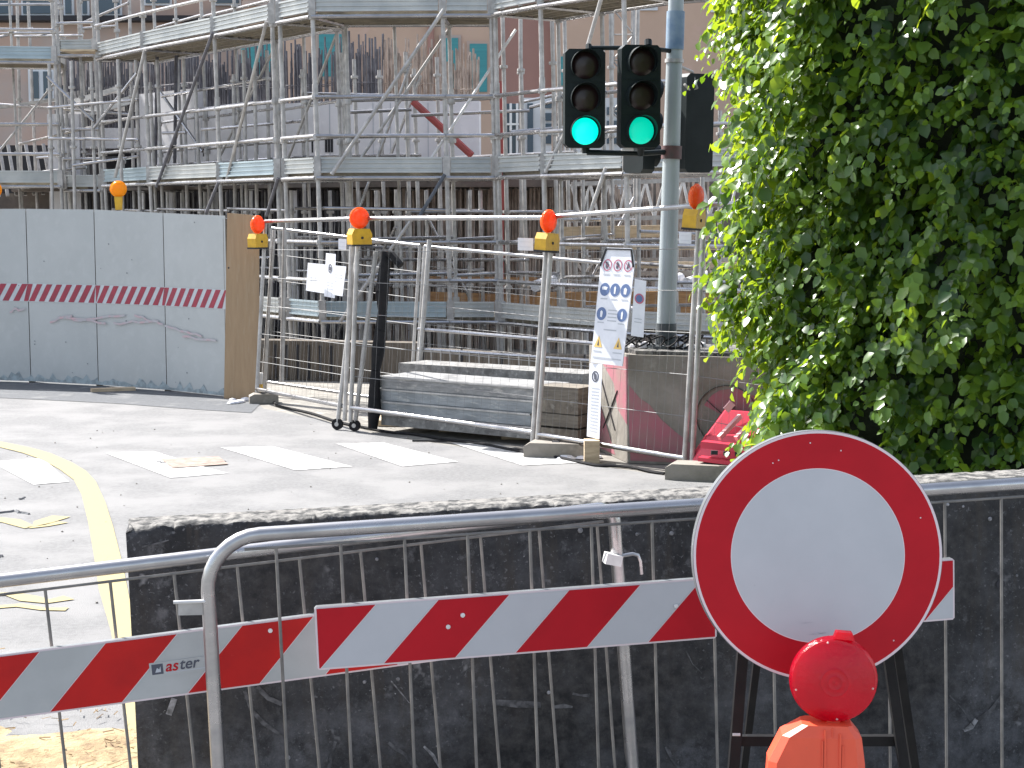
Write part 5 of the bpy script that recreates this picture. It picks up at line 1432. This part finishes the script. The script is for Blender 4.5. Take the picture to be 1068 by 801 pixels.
# left barrier (behind the other one)
cbL, ML, LL = crowd_barrier(P(-262, 637, 4.36), P(640, 529, 4.86), 1.02, 'crowd barrier running out of the left picture edge, carrying the scarlet striped board', .062, .180, R2=.05)
uA, _ = px_to_u(ML, LL, -150, 700); uB, zB = px_to_u(ML, LL, 455, 650)
_, z0a = px_to_u(ML, LL, 0, 677); 
def uz(M, px, py): return px_to_u(M, 0, px, py)
st = []
for (xt, yt, xe, ye) in ((-98, 692, -26, 682), (42 - 74, 684, 42, 674), (111, 667, 184, 656), (252, 648, 325, 639), (393, 631, 466, 622)):
    st.append((uz(ML, xt, yt)[0], uz(ML, xe, ye)[0]))
ztop = uz(ML, 0, 677)[1] - .005
slant = uz(ML, 111, 665)[0] - uz(ML, 54, 737)[0]
bdL = striped_board(cbL, uA, uB, ztop, .187, st, -.045, M_['board_red'], M_['board_white'], M_['sign_border'], slant, screws=((uz(ML, 282, 665)[0], uz(ML, 285, 653)[1]),), name='striped_board')
bdL['label'] = 'scarlet and grey white striped board with a small printed sticker'
# sticker
def text_mesh(body, size, name, m, M, parent, shear=0.0, extrude=.0004):
    cu = bpy.data.curves.new(name, 'FONT'); cu.body = body; cu.size = size; cu.shear = shear; cu.extrude = extrude; cu.offset = .0006
    o = bpy.data.objects.new(name, cu); col.objects.link(o)
    bpy.context.view_layer.update()
    dg = bpy.context.evaluated_depsgraph_get(); me_ = bpy.data.meshes.new_from_object(o.evaluated_get(dg))
    bpy.data.objects.remove(o); me_.transform(M); me_.materials.clear(); me_.materials.append(m)
    r = bpy.data.objects.new(name, me_); col.objects.link(r); r.parent = parent; PM[r.name] = Matrix.Identity(4)
    return r
s0 = uz(ML, 157, 701); s1 = uz(ML, 236, 694)
sx, sz = s0[0], s0[1] - .004; ys = -.045 - .0032
sw = .162; shh = .043
rot = Matrix.Rotation(math.radians(0.6), 4, 'Y')
Ms = Matrix.Translation((sx, ys, sz))
stk = MB().prism([(0, 0, 0), (sw, 0, 0), (sw, 0, shh), (0, 0, shh)], (0, .0006, 0)).build('sticker', M_['board_white'], bdL, local=True, M=Ms)
MB().prism([(.006, -.0006, .008), (.038, -.0006, .008), (.038, -.0006, .038), (.006, -.0006, .038)], (0, .0004, 0)).build('logo_square', M_['ink'], bdL, local=True, M=Ms)
MB().prism([(.015, -.0012, .014), (.031, -.0012, .014), (.031, -.0012, .031), (.027, -.0012, .022), (.021, -.0012, .027)], (0, .0004, 0)).build('logo_mark', M_['ink_soft'], bdL, local=True, M=Ms)
MB().prism([(.042, -.0006, .0085), (sw - .006, -.0006, .0085), (sw - .006, -.0006, .0105), (.042, -.0006, .0105)], (0, .0004, 0)).build('underline', M_['ink_soft'], bdL, local=True, M=Ms)
RX90 = Matrix.Rotation(math.pi / 2, 4, 'X')
text_mesh('as', .045, 'lettering', M_['sign_red'], Ms @ Matrix.Translation((.043, -.001, .0135)) @ RX90, bdL, .25)
text_mesh('ter', .045, 'lettering', M_['ink'], Ms @ Matrix.Translation((.0825, -.001, .0145)) @ RX90, bdL, .25)

# middle barrier (in front)
cbM, MM, LM = crowd_barrier(P(214, 561, 4.42), P(1112, 501, 4.84), 1.10, 'crowd barrier in the middle, reaching behind the round sign', .192, .1795)
st = []
for (xt, xe) in ((318, 390), (455, 528), (590, 663), (726, 800)):
    y = 628 - (xt - 330) * .072
    st.append((uz(MM, xt, y)[0], uz(MM, xe, y)[0]))
uA = uz(MM, 328, 650)[0]; uB = uz(MM, 742, 640)[0]; ztop = uz(MM, 500, 616)[1]
slant = uz(MM, 456, 618)[0] - uz(MM, 400, 686)[0]
b1 = striped_board(cbM, uA, uB, ztop, .18, st, -.05, M_['sign_red'], M_['sign_white'], M_['sign_border'], slant, screws=((uz(MM, 465, 649)[0], uz(MM, 465, 649)[1]), (uz(MM, 480, 637)[0], uz(MM, 480, 637)[1]), (uz(MM, 700, 625)[0], uz(MM, 722, 626)[1])))
b1['label'] = 'crimson and white striped board left of the round sign'
st = []
for (xt, xe) in ((795, 868), (935, 1010)):
    st.append((uz(MM, xt, 590)[0], uz(MM, xe, 590)[0]))
uA = uz(MM, 765, 640)[0]; uB = uz(MM, 988, 612)[0]; ztop = uz(MM, 985, 579)[1]
b2 = striped_board(cbM, uA, uB, ztop, .185, st, -.05, M_['sign_red'], M_['sign_white'], M_['sign_border'], slant)
b2['label'] = 'striped board mostly hidden behind the round sign'
# hooks
MB().prism([(uz(MM, 186, 641)[0], -.01, uz(MM, 186, 641)[1]), (0, -.01, uz(MM, 210, 641)[1]), (0, -.01, uz(MM, 210, 627)[1]), (uz(MM, 186, 627)[0], -.01, uz(MM, 186, 629)[1])], (0, .004, 0)).build('hook_plate', M_['galv_dull'], cbM, local=True)
MB().tube([(uz(MM, 181, 627)[0], -.014, uz(MM, 181, 627)[1]), (.0, -.014, uz(MM, 212, 626)[1])], .005, 8).build('hook_pin', M_['prop'], cbM, local=True, smooth=True)
hx, hz = uz(ML, 634, 582)
MB().box((LL - .02, -.02, hz), (.05, .04, .032), Matrix.Rotation(.3, 3, 'Y')).build('clamp', M_['prop'], cbL, local=True)
MB().tube([(LL, -.012, hz + .003), (LL + .045, -.012, hz + .006), (LL + .062, -.012, hz), (LL + .068, -.012, hz - .02), (LL + .069, -.012, hz - .06)], .006, 8).build('hook_rod', M_['galv'], cbL, local=True, smooth=True)

# ================================================================ ROUND SIGN
SC = P(853, 579.5, 3.86)
toC = (Vector((0, 0, HC)) - SC); toC.z *= .35
Msn = basis(SC, Vector((1, .02, .0)), Vector((-.0, .10, 1)))
rs = thing('road_sign', Msn @ Matrix.Translation((0, 0, -SC.z)), 'round white road sign with broad crimson ring on a black stand', 'road sign')
Z0 = SC.z
Rr = .2995
MB().lathe([(Rr + .003, .0), (Rr + .004, .012), (Rr + .004, .03), (Rr - .01, .032)][::1], (0, 0, Z0), ax=(0, 1, 0), n=96).build('plate', M_['rim'], rs, local=True, smooth=True)
mb = MB(); k = 96
def ann(r0, r1, y, mi):
    for i in range(k):
        t0, t1 = 2 * math.pi * i / k, 2 * math.pi * (i + 1) / k
        mb.poly([(r1 * math.cos(t0), y, Z0 + r1 * math.sin(t0)), (r1 * math.cos(t1), y, Z0 + r1 * math.sin(t1)), (r0 * math.cos(t1), y, Z0 + r0 * math.sin(t1)), (r0 * math.cos(t0), y, Z0 + r0 * math.sin(t0))], mi)
ann(.2955, .3015, -.001, 0); ann(.2110, .2955, -.001, 1); ann(.2092, .2110, -.001, 0)
mb.poly([(.2092 * math.cos(2 * math.pi * i / k), -.001, Z0 + .2092 * math.sin(2 * math.pi * i / k)) for i in range(k)], 2)
mb.build('sign_face', [M_['sign_border'], M_['sign_red'], M_['sign_white']], rs, local=True)
def sf(px, py): # local coordinates on the sign face
    o = Vector((0, 0, HC)); d_ = ray(px, py); n_ = Msn.to_3x3() @ Vector((0, 1, 0)); t = (SC - o).dot(n_) / d_.dot(n_); p = Msn.inverted() @ (o + d_ * t); return p.x, p.z + Z0
mb = MB(); random.seed(55)
def sm2(x0, y0, x1, y1, w):
    a, b = sf(x0, y0), sf(x1, y1); mb.poly([(a[0], -.0018, a[1]), ((a[0] + b[0]) / 2, -.0018, (a[1] + b[1]) / 2 - w), (b[0], -.0018, b[1]), ((a[0] + b[0]) / 2, -.0018, (a[1] + b[1]) / 2 + w)])
M_['sign_scuff'] = mat('grey_rub_mark', (.30, .31, .34), (.45, .47, .5), 60, .6)
sm2(832, 650, 849, 649, .0016); sm2(840, 662, 862, 660, .0018); sm2(868, 645, 872, 646, .0022); sm2(850, 661, 868, 659, .001); sm2(868, 576, 871, 577, .0014); sm2(786, 610, 788, 611, .002)
mb.build('rub_mark', M_['sign_scuff'], rs, local=True)
mb = MB()
for (x, y) in ((845, 462), (812, 480), (806, 483), (932, 668), (748, 655), (960, 540), (877, 470)):
    a = sf(x, y); mb.lathe([(.002, 0), (.0014, .001), (0, .0012)], (a[0], -.0012, a[1]), ax=(0, -1, 0), n=7)
mb.build('paint_chip', M_['sign_border'], rs, local=True)
# stand: two front legs splayed, two rear legs
inv = Msn.inverted()
def stand_leg(px0, py0, px1, py1, Y0_, Y1_, r):
    a, b = P(px0, py0, Y0_), P(px1, py1, Y1_); d_ = (b - a); b2 = a + d_ * ((a.z - .01) / (a.z - b.z))
    MB().bar(a, b2, r, r, (0, 1, 0)).build('stand_leg', M_['black'], rs)
stand_leg(776, 660, 765, 801, 3.93, 3.90, .026)
stand_leg(920, 640, 943, 801, 3.93, 3.90, .024)
stand_leg(800, 600, 776, 801, 3.96, 4.2, .018)
stand_leg(930, 640, 954, 801, 4.02, 4.25, .022)
MB().bar(P(780, 620, 3.93), P(925, 620, 3.93), .02, .03).build('stand_bar', M_['black'], rs)
MB().tube([P(764, 766, 3.895), P(772, 766, 3.895)], .004, 6).build('bolt', M_['prop'], rs, smooth=True)

# ================================================================ RED WARNING LAMP
LC = P(869, 708, 3.66)
Ml = basis(LC, Vector((1, -.10, 0)), Vector((.02, .06, 1)))
wl_ = thing('warning_lamp', Ml, 'large red warning lamp on an orange red case before the round sign', 'warning lamp')
RL = .101
prof = [(0, -.046)]
for i in range(1, 13):
    r = RL * .93 * i / 12; y = -.046 + .030 * (r / RL) ** 2 + (.0022 if i % 2 else -.0006)
    prof.append((r, y))
prof += [(RL * .97, -.010), (RL, 0), (RL * .97, .010)]
for i in range(12, 0, -1):
    r = RL * .93 * i / 12; prof.append((r, .046 - .030 * (r / RL) ** 2))
prof.append((0, .046))
ln = MB().lathe(prof, (0, 0, 0), ax=(0, 1, 0), n=48).build('lens', M_['lens_red'], wl_, local=True, smooth=True)
mb = MB()
for a_ in (100, 195, 350, 275):
    t = math.radians(a_); mb.lathe([(.003, 0), (.002, .003), (0, .004)], (RL * .88 * math.cos(t), -.021, RL * .88 * math.sin(t)), ax=(0, -1, 0), n=8)
mb.build('rivet', M_['plastic_pink'], ln, local=True)
MB().prism([(-.002, -.02, RL - .004), (.046, -.02, RL - .008), (.040, -.02, RL + .010), (.004, -.02, RL + .012)], (0, .03, 0), 0).build('catch', M_['lens_red'], ln, local=True)
# case: bevelled box
def loft(sections, mi=0):
    mb = MB(); n = len(sections[0]); vs = [v for s in sections for v in s]
    fs = [(j * n + i, j * n + (i + 1) % n, (j + 1) * n + (i + 1) % n, (j + 1) * n + i) for j in range(len(sections) - 1) for i in range(n)]
    fs.append(tuple(reversed(range(n)))); fs.append(tuple((len(sections) - 1) * n + i for i in range(n))); mb.add(vs, fs); return mb
def sec(z, xl, xr, yf, yb, c):
    return [Vector(v) for v in ((xl + c, yf, z), (xr - c, yf, z), (xr, yf + c, z), (xr, yb - c, z), (xr - c, yb, z), (xl + c, yb, z), (xl, yb - c, z), (xl, yf + c, z))]
secs = [sec(-.30, -.155, .075, -.062, .05, .018), sec(-.185, -.148, .070, -.060, .05, .018), sec(-.125, -.118, .062, -.058, .05, .016), sec(-.098, -.072, .040, -.052, .045, .012)]
MB_ = loft(secs)
cs = MB_.build('case', M_['body_red'], wl_, local=True)
mb = MB(); mb.box((-.022, -.0605, -.155), (.004, .006, .10)); mb.box((.012, -.0605, -.158), (.004, .006, .09)); mb.box((-.028, -.0605, -.165), (.003, .005, .07)); mb.box((.018, -.0605, -.17), (.003, .005, .06)); mb.box((-.005, -.0575, -.112), (.0015, .005, .02))
mb.build('groove', M_['body_red'], cs, local=True)
MB().box((.0, 0, -.09), (.03, .03, .03)).build('neck', M_['body_red'], wl_, local=True)
mb = MB().bar(Ml @ Vector((0, .05, -.24)), P(880, 770, 3.95), .03, .03); mb.bar(P(768, 772, 3.93), P(940, 772, 3.93), .02, .025)
mb.build('mounting_bracket', M_['black'], wl_)
